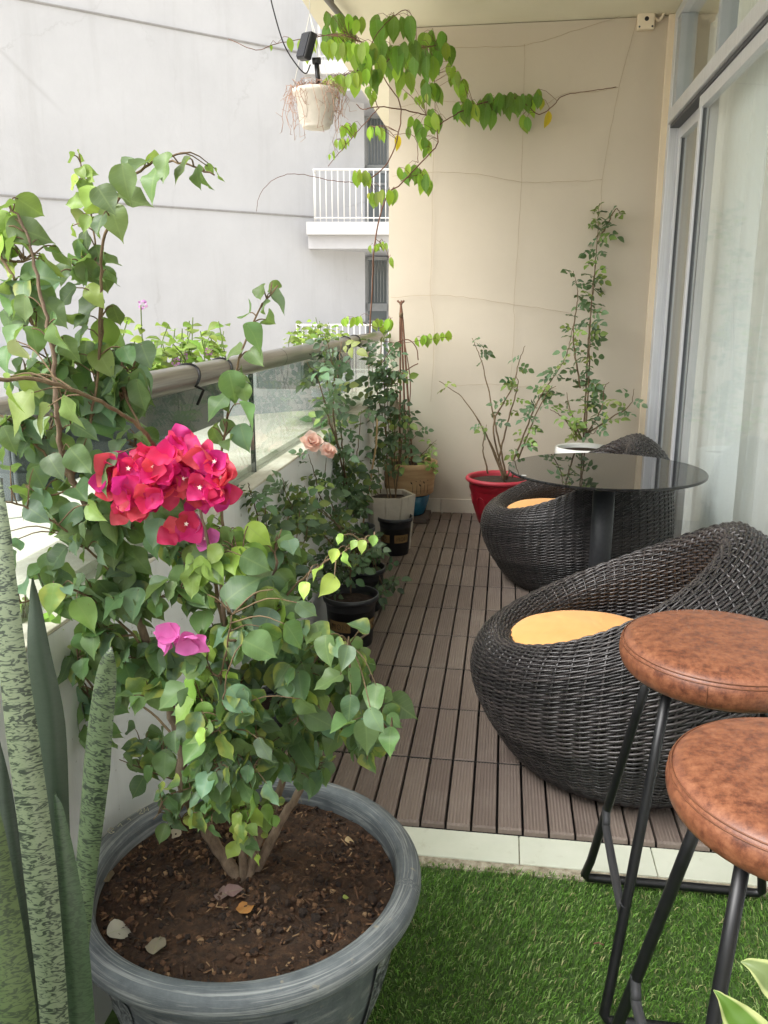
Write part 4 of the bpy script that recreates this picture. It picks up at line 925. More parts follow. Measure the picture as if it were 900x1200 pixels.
def head(pts, Y, kind, s, label=None, dens=2):
    if dens == 2: pts = [(199 + (x - 203) * .88, 558 + (y - 560) * .9) for x, y in pts]
    mb = MB(); FL.clear()
    for (px, py) in pts:
        for k in range(dens):
            yy = Y + g.uniform(-.022, .03); p = at(px + g.uniform(-5, 5), py + g.uniform(-5, 5), yy)
            flower(mb, p, Vector((g.uniform(-.7, .7), -1, g.uniform(-.35, .8))), s * g.uniform(.85, 1.1), kind)
    o = mb.build('flower_head', m_bract, bou)
    if label: o['label'] = label
    for fl in FL: fl.build('floret', m_floret, o)
head([(134, 548), (128, 566), (140, 560), (150, 548), (138, 580), (154, 574), (150, 592), (166, 586), (164, 604), (148, 604), (176, 596), (186, 588)], .93, 'red', .025, 'crimson flower head at the left of the bunch')
head([(176, 536), (188, 528), (180, 552), (196, 548), (206, 536), (214, 522), (222, 514), (232, 524), (204, 556), (192, 564), (184, 576), (200, 574)], .94, 'red', .025, 'crimson flower head at the top of the bunch')
head([(236, 540), (248, 532), (256, 548), (242, 556), (262, 562), (272, 572), (250, 572), (268, 550), (258, 586), (244, 590), (270, 588), (276, 566), (232, 566)], .94, 'red', .025, 'crimson flower head at the right of the bunch')
head([(214, 614), (208, 622)], .95, 'red', .024, dens=1); head([(238, 618), (244, 628)], .97, 'pink', .024, 'half hidden pink flower under the crimson bunch', dens=1)
head([(203, 742), (206, 745)], .90, 'pink', .027, 'single pink flower below the bunch, facing left', dens=1); head([(230, 745), (226, 750)], .90, 'pink', .025, 'single pink flower below the bunch, facing right', dens=1)
# ---- snake plant at the near left corner
t = NT('snake_leaf'); a = t.node('ShaderNodeAttribute', attribute_name='tint'); uvn = t.node('ShaderNodeUVMap'); mp = t.node('ShaderNodeMapping'); mp.inputs['Scale'].default_value = (4.2, 22, 1); t.link(uvn.outputs[0], mp.inputs['Vector'])
ed = t.node('ShaderNodeAttribute', attribute_name='edge')
f = t.noise(mp.outputs[0], 1.0, 2.5, .55, 1.8); f2 = t.noise(t.coord(), 14, 4)
mk_ = t.ramp(f, [(.49, (0, 0, 0, 1)), (.58, (1, 1, 1, 1))])
mk_ = t.math('MULTIPLY', mk_, ed.outputs['Fac'])
base_ = t.mix(t.math('MULTIPLY', f2, .35), a.outputs['Color'], t.mix(1.0, a.outputs['Color'], (.75, .85, .7, 1), 'MULTIPLY'))
c = t.mix(mk_, base_, srgb(30, 41, 29)); t.base(c); t.rough(.42); t.bump(t.noise(t.coord(), 60, 3), .12, .002); m_snake = t.m
SPX = at(40, 1160, .62)
snk = thing('snake_plant', 'tall mottled snake plant at the near left corner in front of the stone bowl', 'plant', (-.40, .60, .02))
pot('plant_pot', 'dark plastic pot holding the snake plant on the turf', 'pot', (-.43, .60, -.024), [(.001, .0), (.095, .0), (.10, .01), (.125, .2), (.132, .203), (.132, .22), (.122, .22), (.118, .18), (.1, .16)], m_black, .119, .19)
g = random.Random(5)
def strap(pts, tint, mark, label=None):      # pts: (px, py, Y, half width in pixels, twist)
    C = cat_rom([at(p[0], p[1], p[2]) for p in pts], 6); n = len(C); ts = np.linspace(0, len(pts) - 1, n)
    W = np.interp(ts, range(len(pts)), [p[3] * p[2] / 985 for p in pts]); TW = np.interp(ts, range(len(pts)), [p[4] for p in pts])
    b = MB(); vs, uv = [], []; K = 9; L = 0
    for side in (0, 1):
        L = 0
        for i in range(n):
            if i: L += (C[i] - C[i - 1]).length
            d = (C[min(i + 1, n - 1)] - C[max(i - 1, 0)]).normalized(); x = Vector((1, .15, 0)); x = (x - d * d.dot(x)).normalized(); y = d.cross(x)
            x2 = x * math.cos(TW[i]) + y * math.sin(TW[i]); y2 = y * math.cos(TW[i]) - x * math.sin(TW[i])
            for k in range(K):
                q = -1 + 2 * k / (K - 1); cup = -.30 * W[i] * (q * q) * (1 + .2 * math.sin(i * .5)); th = (.0032 if side else 0) * (1 - q * q)
                vs.append(C[i] + x2 * (q * W[i]) + y2 * (-cup + th) ); uv.append((.5 + q * .5 * W[i] / .025, L * 10))
    fs = []
    for side in (0, 1):
        o = side * n * K
        for i in range(n - 1):
            for k in range(K - 1):
                f_ = (o + i * K + k, o + i * K + k + 1, o + (i + 1) * K + k + 1, o + (i + 1) * K + k); fs.append(f_ if side else f_[::-1])
    b.add(vs, fs, uv=uv, tint=tuple(lin(q / 255) for q in tint), edge=mark)
    o = b.build('leaf', m_snake, snk)
    if label: o['label'] = label
PALE, DARK, OLV = (108, 118, 92), (44, 57, 42), (76, 90, 54)
strap([(66, 1330, .58, 20, 0), (62, 1200, .60, 22, .05), (46, 1030, .62, 24, .1), (24, 860, .64, 22, .15), (8, 720, .66, 17, .1), (2, 620, .68, 10, 0), (1, 560, .69, 1, 0)], PALE, .95, 'pale green leaf with dark cross marks at the frame edge')
strap([(78, 1330, .64, 24, 0), (72, 1180, .66, 26, 0), (60, 1000, .68, 26, 0), (56, 850, .70, 22, .05), (44, 760, .71, 15, .1), (40, 705, .72, 7, .1), (38, 678, .72, 1, .1)], DARK, .25, 'dark green pointed leaf')
strap([(96, 1330, .60, 20, 0), (92, 1200, .62, 23, .1), (84, 1080, .63, 20, .1), (70, 960, .645, 8, .1), (64, 930, .65, 1, 0)], (62, 80, 56), .5)
strap([(80, 1330, .70, 16, -.1), (86, 1180, .72, 16, -.2), (96, 1050, .74, 17, -.25), (110, 900, .76, 22, -.3), (122, 800, .77, 16, -.2), (127, 770, .77, 8, -.2), (130, 758, .775, 1, -.2)], (86, 100, 70), .95, 'mid green mottled leaf leaning over the bowl')
strap([(24, 1330, .55, 22, 0), (18, 1200, .56, 30, .2), (4, 1100, .57, 28, .2), (-10, 980, .58, 18, .2), (-16, 900, .59, 3, 0)], OLV, .8)
strap([(48, 1330, .62, 12, .5), (42, 1200, .63, 13, .6), (22, 1040, .65, 13, .6), (6, 930, .67, 10, .5), (-4, 860, .68, 2, 0)], (46, 58, 44), .5)

# ---- variegated leaves in the near right corner
pot('plant_pot', 'small terracotta pot on the turf with the variegated lily leaves', 'pot', (.30, .60, -.024), [(.001, .0), (.06, .0), (.063, .01), (.082, .14), (.09, .142), (.09, .162), (.08, .162), (.078, .13), (.07, .12)], simple('terracotta', srgb(160, 92, 64), .8), .077, .135)
lily = thing('leafy_plant', 'low plant with light green cream edged leaves at the near right corner', 'plant', (.30, .60, .11))
T_LONG = leaf_template([(0, .03), (.08, .10), (.18, .17), (.3, .215), (.42, .23), (.55, .215), (.67, .175), (.78, .12), (.87, .07), (.94, .035), (1.0, .006)], (-1, -.75, -.5, -.25, 0, .25, .5, .75, 1), 1.1, .28, .16, 1)
t = NT('cream_edged_leaf'); uvn = t.node('ShaderNodeUVMap'); sep = t.node('ShaderNodeSeparateXYZ'); t.link(uvn.outputs[0], sep.inputs[0]); ge = t.node('ShaderNodeAttribute', attribute_name='edge')
d_ = t.math('ABSOLUTE', t.math('SUBTRACT', sep.outputs[0], .5)); st = t.noise(t.coord(), 30, 4); a = t.node('ShaderNodeAttribute', attribute_name='tint')
col = t.mix(t.ramp(t.math('ADD', d_, t.math('MULTIPLY', st, .05)), [(.16, (0, 0, 0, 1)), (.2, (1, 1, 1, 1))]), a.outputs['Color'], srgb(172, 180, 120)); t.base(col); t.rough(.4)
tl = t.node('ShaderNodeBsdfTranslucent'); t.link(col, tl.inputs[0]); mx = t.node('ShaderNodeMixShader'); mx.inputs[0].default_value = .3; t.link(t.b.outputs[0], mx.inputs[1]); t.link(tl.outputs[0], mx.inputs[2]); t.link(mx.outputs[0], t.out.inputs['Surface'])
base = Vector((.30, .60, .11)); sm = MB()
def ribbon(pts, tc):
    C = cat_rom([at(p[0], p[1], p[2]) for p in pts], 6); n = len(C); W = np.interp(np.linspace(0, len(pts) - 1, n), range(len(pts)), [p[3] * p[2] / 985 for p in pts]); vs, uv, K = [], [], 11
    for i in range(n):
        d = (C[min(i + 1, n - 1)] - C[max(i - 1, 0)]).normalized(); vw = (C[i] - CAM).normalized(); x = d.cross(vw).normalized(); z = -vw + Vector((0, 0, .5)); z = (z - d * d.dot(z)).normalized()
        for k in range(K):
            q = -1 + 2 * k / (K - 1); vs.append(C[i] + x * (q * W[i]) + z * (.45 * W[i] * abs(q) ** 1.4 + .10 * W[i] * q * math.sin(i * .9 + (2 if q > 0 else 0)))); uv.append((.5 + q * .22, i / (n - 1)))
    MB().add(vs, [(i * K + k, i * K + k + 1, (i + 1) * K + k + 1, (i + 1) * K + k) for i in range(n - 1) for k in range(K - 1)], uv=uv, tint=tuple(lin(q / 255) for q in tc)).build('leaf', t.m, lily)
    MB().tube(cat_rom([base + rv(g, .01), base.lerp(C[0], .6) + Vector((0, 0, .02)), C[0]], 5), .0024, 6).build('stalk', m_gstem, lily)
ribbon([(925, 1310, .62, 6), (900, 1255, .63, 24), (876, 1212, .64, 30), (856, 1184, .65, 17), (845, 1169, .655, 6), (836, 1160, .66, .6)], (84, 116, 40))
ribbon([(990, 1235, .62, 6), (955, 1196, .63, 22), (925, 1166, .63, 30), (900, 1145, .635, 22), (882, 1132, .64, 9), (868, 1127, .645, .6)], (112, 128, 78))
ribbon([(960, 1330, .58, 6), (940, 1290, .57, 24), (925, 1262, .56, 20), (915, 1245, .56, .6)], (96, 126, 50))
ribbon([(960, 1300, .66, 6), (985, 1250, .67, 24), (1000, 1215, .68, 16), (1005, 1190, .68, .6)], (96, 126, 50))

# ---- nursery pots along the parapet
m_bpot = simple('black_nursery_plastic', srgb(30, 31, 34), .42, var=.2)
m_gold = simple('gold_label', srgb(122, 96, 58), .6)
m_ink = simple('label_ink', srgb(52, 40, 26), .6)
FONT = {'M': [(0, 0), (0, 1), (.5, .4), (1, 1), (1, 0)], 'O': [(.5, 0), (.1, .2), (0, .5), (.1, .8), (.5, 1), (.9, .8), (1, .5), (.9, .2), (.5, 0)], 'N': [(0, 0), (0, 1), (1, 0), (1, 1)], 'R': [(0, 0), (0, 1), (.8, .95), (.9, .7), (.7, .5), (0, .5), (.9, 0)], 'A': [(0, 0), (.5, 1), (1, 0), (.8, .4), (.2, .4)]}
def nursery(c, r, h, label, band=True, group='black nursery pots along the parapet', text='MON', rot=0.0):
    prof = [(.001, 0), (r * .76, 0), (r * .78, .006), (r * .92, h * .88), (r * 1.0, h * .89), (r * 1.02, h * .93), (r * 1.02, h), (r * .97, h), (r * .94, h * .9), (r * .9, h * .75)]
    o = pot('nursery_pot', label, 'pot', c, prof, m_bpot, r * .93, h * .84, group)
    MB().tube([(c[0] + r * 1.0 * math.cos(a), c[1] + r * 1.0 * math.sin(a), c[2] + h) for a in np.linspace(0, 2 * math.pi, 49)[:-1]], .0022, 6, closed=True).build('rim', simple('worn_rim', srgb(92, 94, 98), .4), o)
    if band:
        for a0 in (R(-128 + rot), R(-52 + rot)):
            b = MB(); vs, n = [], 12; z0, z1 = h * .36, h * .58
            rr = lambda z: r * (.78 + .14 * z / (h * .88)) + .0012
            for i in range(n + 1):
                a = a0 + R(58) * (i / n - .5)
                vs += [(c[0] + rr(z0) * math.cos(a), c[1] + rr(z0) * math.sin(a), c[2] + z0), (c[0] + rr(z1) * math.cos(a), c[1] + rr(z1) * math.sin(a), c[2] + z1)]
            b.add(vs, [(2 * i, 2 * i + 2, 2 * i + 3, 2 * i + 1) for i in range(n)]); lo = b.build('label_band', m_gold, o)
            ink = MB()
            for q, chh in enumerate(text):
                pts = []
                for (u, v_) in FONT[chh]:
                    a = a0 + R(58) * ((.16 + q * .26 + u * .17) - .5); z = z0 + (z1 - z0) * (.25 + .5 * v_); k = rr(z) + .001; pts.append((c[0] + k * math.cos(a), c[1] + k * math.sin(a), c[2] + z))
                ink.tube(pts, .0011, 4)
            ink.build('lettering', m_ink, lo)
    return o
p_ = atz(411, 697, .185); P1 = (p_.x, p_.y, 0); nursery(P1, .100, .19, 'black nursery pot with a gold band, nearest of those along the parapet', rot=18)
p_ = atz(463, 606, .185); P3 = (p_.x, p_.y, 0); nursery(P3, .088, .19, 'black nursery pot with two gold labels in front of the hexagonal pot', rot=-4)
p_ = atz(421, 618, .185); P2 = (p_.x - .01, p_.y, 0); nursery(P2, .085, .19, 'plain black nursery pot half hidden by leaves, holding a tan cane', band=False)
p_ = atz(392, 640, .185); P4 = (-.54, 3.2, 0); nursery(P4, .085, .18, 'black nursery pot buried under a dark bushy rose', band=False)
P6 = (-.55, 1.98, 0); nursery(P6, .095, .19, 'black nursery pot by the parapet behind the bougainvillea', band=False)
# hexagonal concrete pot
t = NT('hex_cement'); f = t.noise(t.coord(), 8, 6, .65); c = t.ramp(f, [(.3, srgb(178, 168, 152)), (.7, srgb(206, 198, 184))]); dd = t.ramp(t.noise(t.coord(scale=(20, 20, 2)), 2, 5), [(.6, (0, 0, 0, 1)), (.68, (1, 1, 1, 1))])
t.base(t.mix(t.math('MULTIPLY', dd, .5), c, srgb(128, 112, 90))); t.rough(.85); m_hex = t.m
p_ = atz(455, 580, .285); HXC = (p_.x, p_.y + .02, 0)
hx = thing('hexagonal_pot', 'pale hexagonal cement pot between the parapet and the tan pot', 'pot', HXC)
b = MB(); vs = []; n = 6
for (r, z) in ((.112, 0), (.138, .288), (.120, .288), (.112, .24)):
    for k in range(n): a = R(60 * k + 2); vs.append((HXC[0] + r * math.cos(a), HXC[1] + r * math.sin(a), z))
b.add(vs, [(j * 6 + k, j * 6 + (k + 1) % 6, (j + 1) * 6 + (k + 1) % 6, (j + 1) * 6 + k) for j in range(3) for k in range(6)] + [tuple(range(5, -1, -1))]); b.build('body', m_hex, hx, smooth=False, bevel=.004)
MB().prism([(HXC[0] + .116 * math.cos(R(60 * k + 2)), HXC[1] + .116 * math.sin(R(60 * k + 2))) for k in range(6)], .235, .262).build('soil', m_soil, hx, smooth=False)
# tan pot with leaf motif on a blue pot
t = NT('tan_ceramic'); f = t.noise(t.coord(scale=(1, 1, 7)), 7, 5); t.base(t.ramp(f, [(.3, srgb(168, 134, 96)), (.7, srgb(200, 168, 126))])); t.rough(.6); m_tanc = t.m
m_blue = simple('blue_glaze', srgb(34, 98, 124), .25, var=.25, scale=14)
TPC = (-.535, 4.74, 0)
tp = thing('tan_pot', 'tan pot with dark leaf motif sitting on a blue base in the far left corner', 'pot', TPC)
MB().lathe([(.001, .03), (.085, .03), (.10, .04), (.128, .155), (.001, .156)], 48, TPC).build('blue_base', m_blue, tp)
MB().lathe([(.001, .156), (.135, .156), (.145, .165), (.150, .22), (.163, .30), (.168, .318), (.168, .342), (.158, .345), (.150, .335), (.145, .28)], 48, TPC).build('body', m_tanc, tp)
MB().lathe([(.001, .318), (.152, .316)], 32, TPC).build('soil', m_soil, tp)
mo = MB()
for k in range(5):
    a = R(-75 + k * 9.5); zt = .262 + .016 * math.sin(k * 2.1); pts = [(TPC[0] + (.1475 + .06 * (z - .18)) * math.cos(a + (z - .18) * .25), TPC[1] + (.1475 + .06 * (z - .18)) * math.sin(a + (z - .18) * .25), z) for z in np.linspace(.175, zt, 5)]
    mo.tube(pts, .0012, 4)
    for (zz, s_) in ((zt, 1), (zt - .03, .8)):
        rr = .151 + .06 * (zz - .18); c1_ = Vector((TPC[0] + rr * math.cos(a), TPC[1] + rr * math.sin(a), zz)); tg = Vector((-math.sin(a), math.cos(a), 0)); up = Vector((.0, 0, 1))
        mo.add([c1_, c1_ - tg * .013 * s_ + up * .006, c1_ - tg * .016 * s_ + up * .018, c1_ - tg * .004 * s_ + up * .012], [(0, 1, 2, 3)])
mo.build('leaf_motif', m_ink, tp)
m_brick = simple('grey_paver', srgb(96, 86, 80), .85, bump=.3)
tag(MB().box(TPC[0] - .10, TPC[0] + .125, TPC[1] - .13, TPC[1] + .10, .002, .029).build('paver', m_brick, smooth=False, bevel=.003), 'flat grey paver under the blue base of the tan pot', 'paver')
# red pot
t = NT('red_plastic'); t.base(t.ramp(t.noise(t.coord(), 7, 4), [(.3, srgb(140, 16, 34)), (.7, srgb(160, 24, 42))])); t.rough(.42); m_red = t.m
m_red2 = simple('red_plastic_rim', srgb(176, 52, 66), .5, var=.08)
RPC = (-.012, 4.70, 0)
rp = pot('red_pot', 'glossy red plastic pot with embossed ovals against the end wall', 'pot', RPC, [(.001, 0), (.105, 0), (.112, .008), (.142, .10), (.160, .19), (.163, .196), (.163, .204), (.168, .208), (.17, .25)], m_red, .166, .245)
MB().lathe([(.168, .243), (.180, .247), (.190, .256), (.190, .266), (.182, .274), (.170, .272), (.164, .262), (.163, .24)], 64, RPC).build('rim', m_red2, rp)
for k in range(9):
    a0 = R(-90 + 40 * k); pts = []
    for q in range(15):
        an = R(-20) + R(220) * q / 14; da = .19 * math.cos(an); z = .125 + .045 * math.sin(an); r = np.interp(z, [.0, .10, .19], [.106, .143, .161]); pts.append((RPC[0] + r * math.cos(a0 + da), RPC[1] + r * math.sin(a0 + da), z))
    MB().tube(pts, .0028, 6).build('embossed_oval', m_red, rp)
# white fluted pot
m_wpot = simple('white_pot_plastic', srgb(226, 226, 222), .45, var=.03)
WPC = (.445, 4.68, 0)
wpot = pot('white_pot', 'white fluted pot on a stand against the end wall behind the table', 'pot', (WPC[0], WPC[1], .17), [(.001, 0), (.095, 0), (.10, .01), (.125, .21), (.146, .235), (.152, .25), (.152, .285), (.143, .288), (.132, .282), (.128, .25)], m_wpot, .130, .262, n=96, wob=lambda a, i: 1 + (.018 * abs(math.sin(a * 14)) if 1 < i < 6 else 0))
std = thing('plant_stand', 'low black metal ring stand under the white pot', 'stand', WPC)
MB().tube([(WPC[0] + .10 * math.cos(a), WPC[1] + .10 * math.sin(a), .162) for a in np.linspace(0, 2 * math.pi, 33)[:-1]], .0075, 8, closed=True).build('ring', m_bsteel, std)
for k in range(4): a = R(45 + 90 * k); MB().tube([(WPC[0] + .10 * math.cos(a), WPC[1] + .10 * math.sin(a), .162), (WPC[0] + .115 * math.cos(a), WPC[1] + .115 * math.sin(a), .002)], .006, 8).build('leg', m_bsteel, std)

# ---- roses
def inY(px, Y, xm=-.615):
    r = ray(px, 362); return min(Y, xm / r.x * r.y) if r.x < 0 else Y
def rose(name, label, base, stems, seed, dens=.028, ls=.055, kinds=('rose', 'rose', 'rosed', 'rose'), r0=.0035, group=None, mat=m_twig, cat='rose bush', start=.12, twigs=0, bush=None, flowers=(), rail=False):
    g = random.Random(seed); o = thing(name, label, cat, base, group); lf2 = MB()
    def comp(p, tg, k):
        a = g.uniform(0, 6.283); d = Vector((math.cos(a), math.sin(a) - .25, g.uniform(-.5, .35))); n = Vector((-.2, -.7, .7)) + rv(g, .6)
        kind = k; put_leaf(lf2, g.choice(T_COMP), p, d, n, ls * g.uniform(.7, 1.15), tint_of(g, kind))
    for (L, s0, dn, kk) in stems:
        st = MB(); P = cat_rom([Vector(base)] * (1 if rail else 0) + [at(q[0], q[1], inY(q[0], q[2]) if rail else q[2]) for q in (L[1:] if rail else L)], 8); P = [P[0]] + [p + rv(g, .0025) for p in P[1:]]; n = len(P)
        st.tube(P, [r0 * (1 - .72 * i / (n - 1)) for i in range(n)], 6)
        tot = sum((P[i + 1] - P[i]).length for i in range(n - 1)); acc = 0; nxt = tot * s0
        for i in range(n - 1):
            seg = (P[i + 1] - P[i]); acc += seg.length
            while acc > nxt:
                comp(P[i] + seg * g.random(), seg, g.choice(kk or kinds)); nxt += dn * 1.35 * g.uniform(.5, 1.5)
        st.build('stem', mat, o)
    if bush:
        for (px, py, Y, n, sp, kk) in bush:
            c = at(px, py, inY(px, Y) if rail else Y)
            for k in range(max(3, int(n * .62))):
                p = c + rv(g, px2m(sp, Y)); p.x = max(p.x, -.65) if rail else p.x; comp(p, None, g.choice(kk or kinds))
                if k % 5 == 0: MB().tube(cat_rom([Vector(base) + Vector((0, 0, .15)), Vector(base).lerp(p, .5) + rv(g, .02) + Vector((0, 0, .05)), p], 4), .0016, 5).build('stem', mat, o)
    lf2.build('foliage', m_rleaf, o)
    for (px, py, Y, s) in flowers:
        fm = MB(); c = at(px, py, inY(px, Y) if rail else Y); ax = Vector((.3, -.7, .6)).normalized(); x = ax.orthogonal().normalized(); y = ax.cross(x)
        for ring, (m, tilt, sz) in enumerate(((6, .15, 1.0), (6, .6, .85), (5, 1.1, .65), (4, 1.8, .45))):
            for k in range(m):
                a = k * 6.283 / m + ring * .5 + g.uniform(-.2, .2); d = (x * math.cos(a) + y * math.sin(a) + ax * tilt).normalized()
                tc = g.choice([(248, 220, 204), (244, 208, 190), (250, 230, 218)]); put_leaf(fm, T_BR[(k + ring) % 4], c, d, ax - d * .6, s * sz, tuple(lin(q / 255) for q in tc), wid=1.1)
        fm.build('flower', m_bract, o)
    return o
RD, RN, RL = ('rosed', 'rosed', 'rose'), ('rose', 'rosed', 'rose', 'rosel'), ('rosel', 'light', 'rosel')
Yr = 4.66
rose('rose_bush', 'sparse leggy rose with bare thorny stems in the red pot', (RPC[0], RPC[1], .25), [
    ([(592, 565, Yr), (575, 520, Yr), (545, 470, Yr + .05), (515, 447, Yr + .08)], .93, .02, RL), ([(594, 562, Yr), (582, 505, Yr), (573, 460, Yr + .04), (563, 420, Yr + .08), (553, 396, Yr + .1)], .82, .02, RN),
    ([(592, 562, Yr), (578, 500, Yr - .02), (600, 455, Yr), (608, 425, Yr + .05), (615, 405, Yr + .06)], .45, .045, RN), ([(590, 562, Yr), (570, 510, Yr), (556, 486, Yr)], .85, .04, RN), ([(584, 540, Yr), (596, 490, Yr), (607, 452, Yr), (604, 440, Yr)], .6, .03, RL),
    ([(594, 560, Yr), (612, 515, Yr - .03), (630, 470, Yr - .02), (650, 440, Yr), (664, 415, Yr + .05), (672, 380, Yr + .08)], .25, .02, RN), ([(600, 560, Yr), (618, 510, Yr - .02), (640, 462, Yr - .03), (652, 452, Yr - .04)], .2, .022, RN), ([(572, 555, Yr), (566, 525, Yr), (570, 498, Yr)], .8, .03, RN)], 31, ls=.062, r0=.0055)
Yw = 4.66
rose('rose_bush', 'tall climbing rose trained up the wall from the white pot', (WPC[0], WPC[1], .43), [
    ([(684, 518, Yw), (687, 450, Yw + .05), (690, 390, Yw + .12), (696, 330, Yw + .18), (700, 280, Yw + .2), (702, 238, Yw + .2)], .14, .018, RN), ([(686, 515, Yw), (690, 440, Yw), (692, 370, Yw + .1), (697, 310, Yw + .15)], .1, .04, RN), ([(700, 285, Yw + .2), (712, 262, Yw + .2), (722, 245, Yw + .2), (728, 252, Yw + .19)], .15, .022, RN),
    ([(680, 455, Yw), (672, 400, Yw + .05), (674, 370, Yw + .1), (677, 345, Yw + .15), (672, 318, Yw + .2)], .08, .024, RN), ([(684, 515, Yw), (704, 480, Yw - .05), (708, 455, Yw), (714, 448, Yw)], .2, .03, RN), ([(686, 510, Yw), (715, 490, Yw - .05), (738, 475, Yw - .02), (743, 455, Yw)], .15, .03, RN), ([(680, 515, Yw), (660, 490, Yw - .06), (645, 480, Yw - .05)], .2, .024, RL), ([(682, 515, Yw), (668, 480, Yw - .02), (664, 460, Yw)], .15, .026, RN)], 32, ls=.070, r0=.005, bush=[(664, 490, Yw - .05, 5, 18, ('rosel', 'rose')), (702, 488, Yw - .05, 5, 20, RN)])
Y3 = P3[1]
rose('rose_bush', 'upright dark leaved rose column in the black pot with two gold labels', (P3[0], P3[1], .16), [
    ([(460, 600, Y3), (455, 560, Y3), (452, 500, Y3 + .02), (450, 450, Y3), (446, 415, Y3), (448, 395, Y3)], .30, .0125, RD), ([(462, 600, Y3), (466, 560, Y3), (470, 520, Y3), (464, 460, Y3), (458, 420, Y3)], .30, .015, RN), ([(460, 600, Y3), (452, 570, Y3 - .05), (450, 530, Y3)], .6, .03, RD), ([(455, 520, Y3), (440, 450, Y3), (435, 425, Y3)], .4, .02, RN)], 33, ls=.072, r0=.004, bush=[(462, 440, Y3, 12, 14, RN), (468, 480, Y3, 14, 13, RD), (462, 520, Y3, 14, 13, RD), (446, 425, Y3, 8, 14, RN)])
Y2 = P2[1]
rose('rose_bush', 'tall rose by the rail with a pale green top spilling over it', (P2[0], P2[1], .16), [
    ([(410, 615, Y2), (405, 560, Y2), (400, 510, Y2), (394, 460, Y2), (388, 420, Y2), (380, 390, Y2)], .15, .016, RD), ([(414, 615, Y2), (400, 540, Y2), (385, 490, Y2), (375, 450, Y2), (360, 425, Y2)], .25, .03, RN), ([(412, 615, Y2), (415, 560, Y2), (420, 520, Y2), (424, 480, Y2)], .3, .022, RN), ([(404, 560, Y2), (392, 500, Y2), (396, 440, Y2), (400, 400, Y2)], .2, .03, RN)], 34, rail=True, ls=.066, r0=.0042,
    bush=[(404, 560, Y2, 12, 16, RD), (406, 590, Y2, 11, 18, RD), (396, 500, Y2, 5, 16, RN), (384, 440, Y2 - .02, 5, 18, RN), (420, 560, Y2, 6, 14, RL), (425, 580, Y2, 5, 14, RN)])
Y4 = 3.28
rose('rose_bush', 'dense dark bushy rose with two peach blooms by the parapet', (P4[0], P4[1], .16), [
    ([(398, 640, Y4), (380, 590, Y4), (370, 560, Y4), (362, 532, Y4)], .3, .03, RN), ([(400, 640, Y4), (384, 580, Y4), (383, 536, Y4)], .3, .035, RN), ([(390, 650, Y4), (350, 600, Y4 - .1), (330, 560, Y4 - .1)], .3, .02, RN)], 35, rail=True, ls=.058, r0=.0034,
    bush=[(400, 650, Y4, 60, 34, RD), (430, 665, Y4 - .05, 60, 28, RD), (380, 660, Y4 - .15, 46, 30, RD), (412, 630, Y4 + .1, 40, 26, RD), (440, 690, Y4 - .1, 26, 18, ('rosed', 'rose')), (396, 612, Y4 + .1, 24, 20, RN), (362, 570, Y4, 8, 16, RL), (352, 590, Y4 - .1, 8, 16, RN)],
    flowers=((365, 519, Y4, .042), (384, 529, Y4, .036)))
Y1 = P1[1]
rose('rose_bush', 'small young rose with a single stem in the nearest black pot', (P1[0], P1[1], .16), [
    ([(411, 695, Y1), (410, 665, Y1), (412, 640, Y1), (410, 615, Y1)], .25, .016, RN), ([(411, 670, Y1), (425, 650, Y1), (436, 640, Y1)], .3, .02, RN)], 36, ls=.052, r0=.003)
Y6 = 2.40
rose('rose_bush', 'loose rose with dark and yellow green leaves behind the bougainvillea', (P6[0], P6[1], .16), [
    ([(290, 800, Y6), (300, 700, Y6), (306, 640, Y6), (298, 590, Y6), (290, 565, Y6)], .3, .013, RN), ([(296, 800, Y6), (318, 700, Y6), (330, 630, Y6), (345, 590, Y6), (358, 570, Y6)], .35, .013, RN), ([(300, 790, Y6), (330, 700, Y6), (352, 650, Y6 - .05), (362, 610, Y6)], .3, .013, RN), ([(290, 790, Y6), (276, 680, Y6), (280, 620, Y6)], .3, .015, RN)], 37, rail=True, ls=.058, r0=.004,
    bush=[(310, 590, Y6, 16, 22, RN), (320, 620, Y6, 18, 24, RD), (335, 650, Y6, 18, 22, RN), (310, 660, Y6, 18, 24, RD), (350, 600, Y6, 8, 16, RL), (300, 700, Y6, 18, 26, RD), (340, 690, Y6, 14, 20, RN), (320, 740, Y6, 16, 26, RD)])
# hexagon pot: small sprigs;  tan pot: dry plant and cane tripod
YH = HXC[1]
rose('seedling', 'thin nearly bare seedling in the hexagonal cement pot', (HXC[0], HXC[1], .26), [([(440, 580, YH), (432, 545, YH), (424, 520, YH)], .3, .03, RN), ([(446, 578, YH), (442, 540, YH), (438, 500, YH), (436, 470, YH)], .4, .035, RL), ([(444, 580, YH), (425, 560, YH), (420, 540, YH)], .3, .03, RL)], 38, ls=.05, r0=.0026, cat='seedling')
YT = TPC[1] - .02
rose('shrub', 'half dry shrub with a few pale leaves in the tan pot', (TPC[0], TPC[1], .33), [([(480, 548, YT), (492, 535, YT), (505, 522, YT), (512, 515, YT)], .4, .02, RL), ([(478, 548, YT), (488, 540, YT), (486, 526, YT)], .4, .03, RN), ([(482, 548, YT), (500, 545, YT - .05), (510, 548, YT - .08)], .2, .016, RL), ([(470, 548, YT), (462, 530, YT), (470, 500, YT)], .3, .03, RN), ([(484, 548, YT), (478, 524, YT), (496, 500, YT)], .9, .03, RN)], 39, ls=.055, r0=.003, cat='shrub', bush=[(505, 545, YT - .05, 9, 10, RL)])
tri = thing('cane_tripod', 'tall brown canes tied at the top standing in the tan pot', 'plant stakes', (TPC[0], TPC[1], .32))
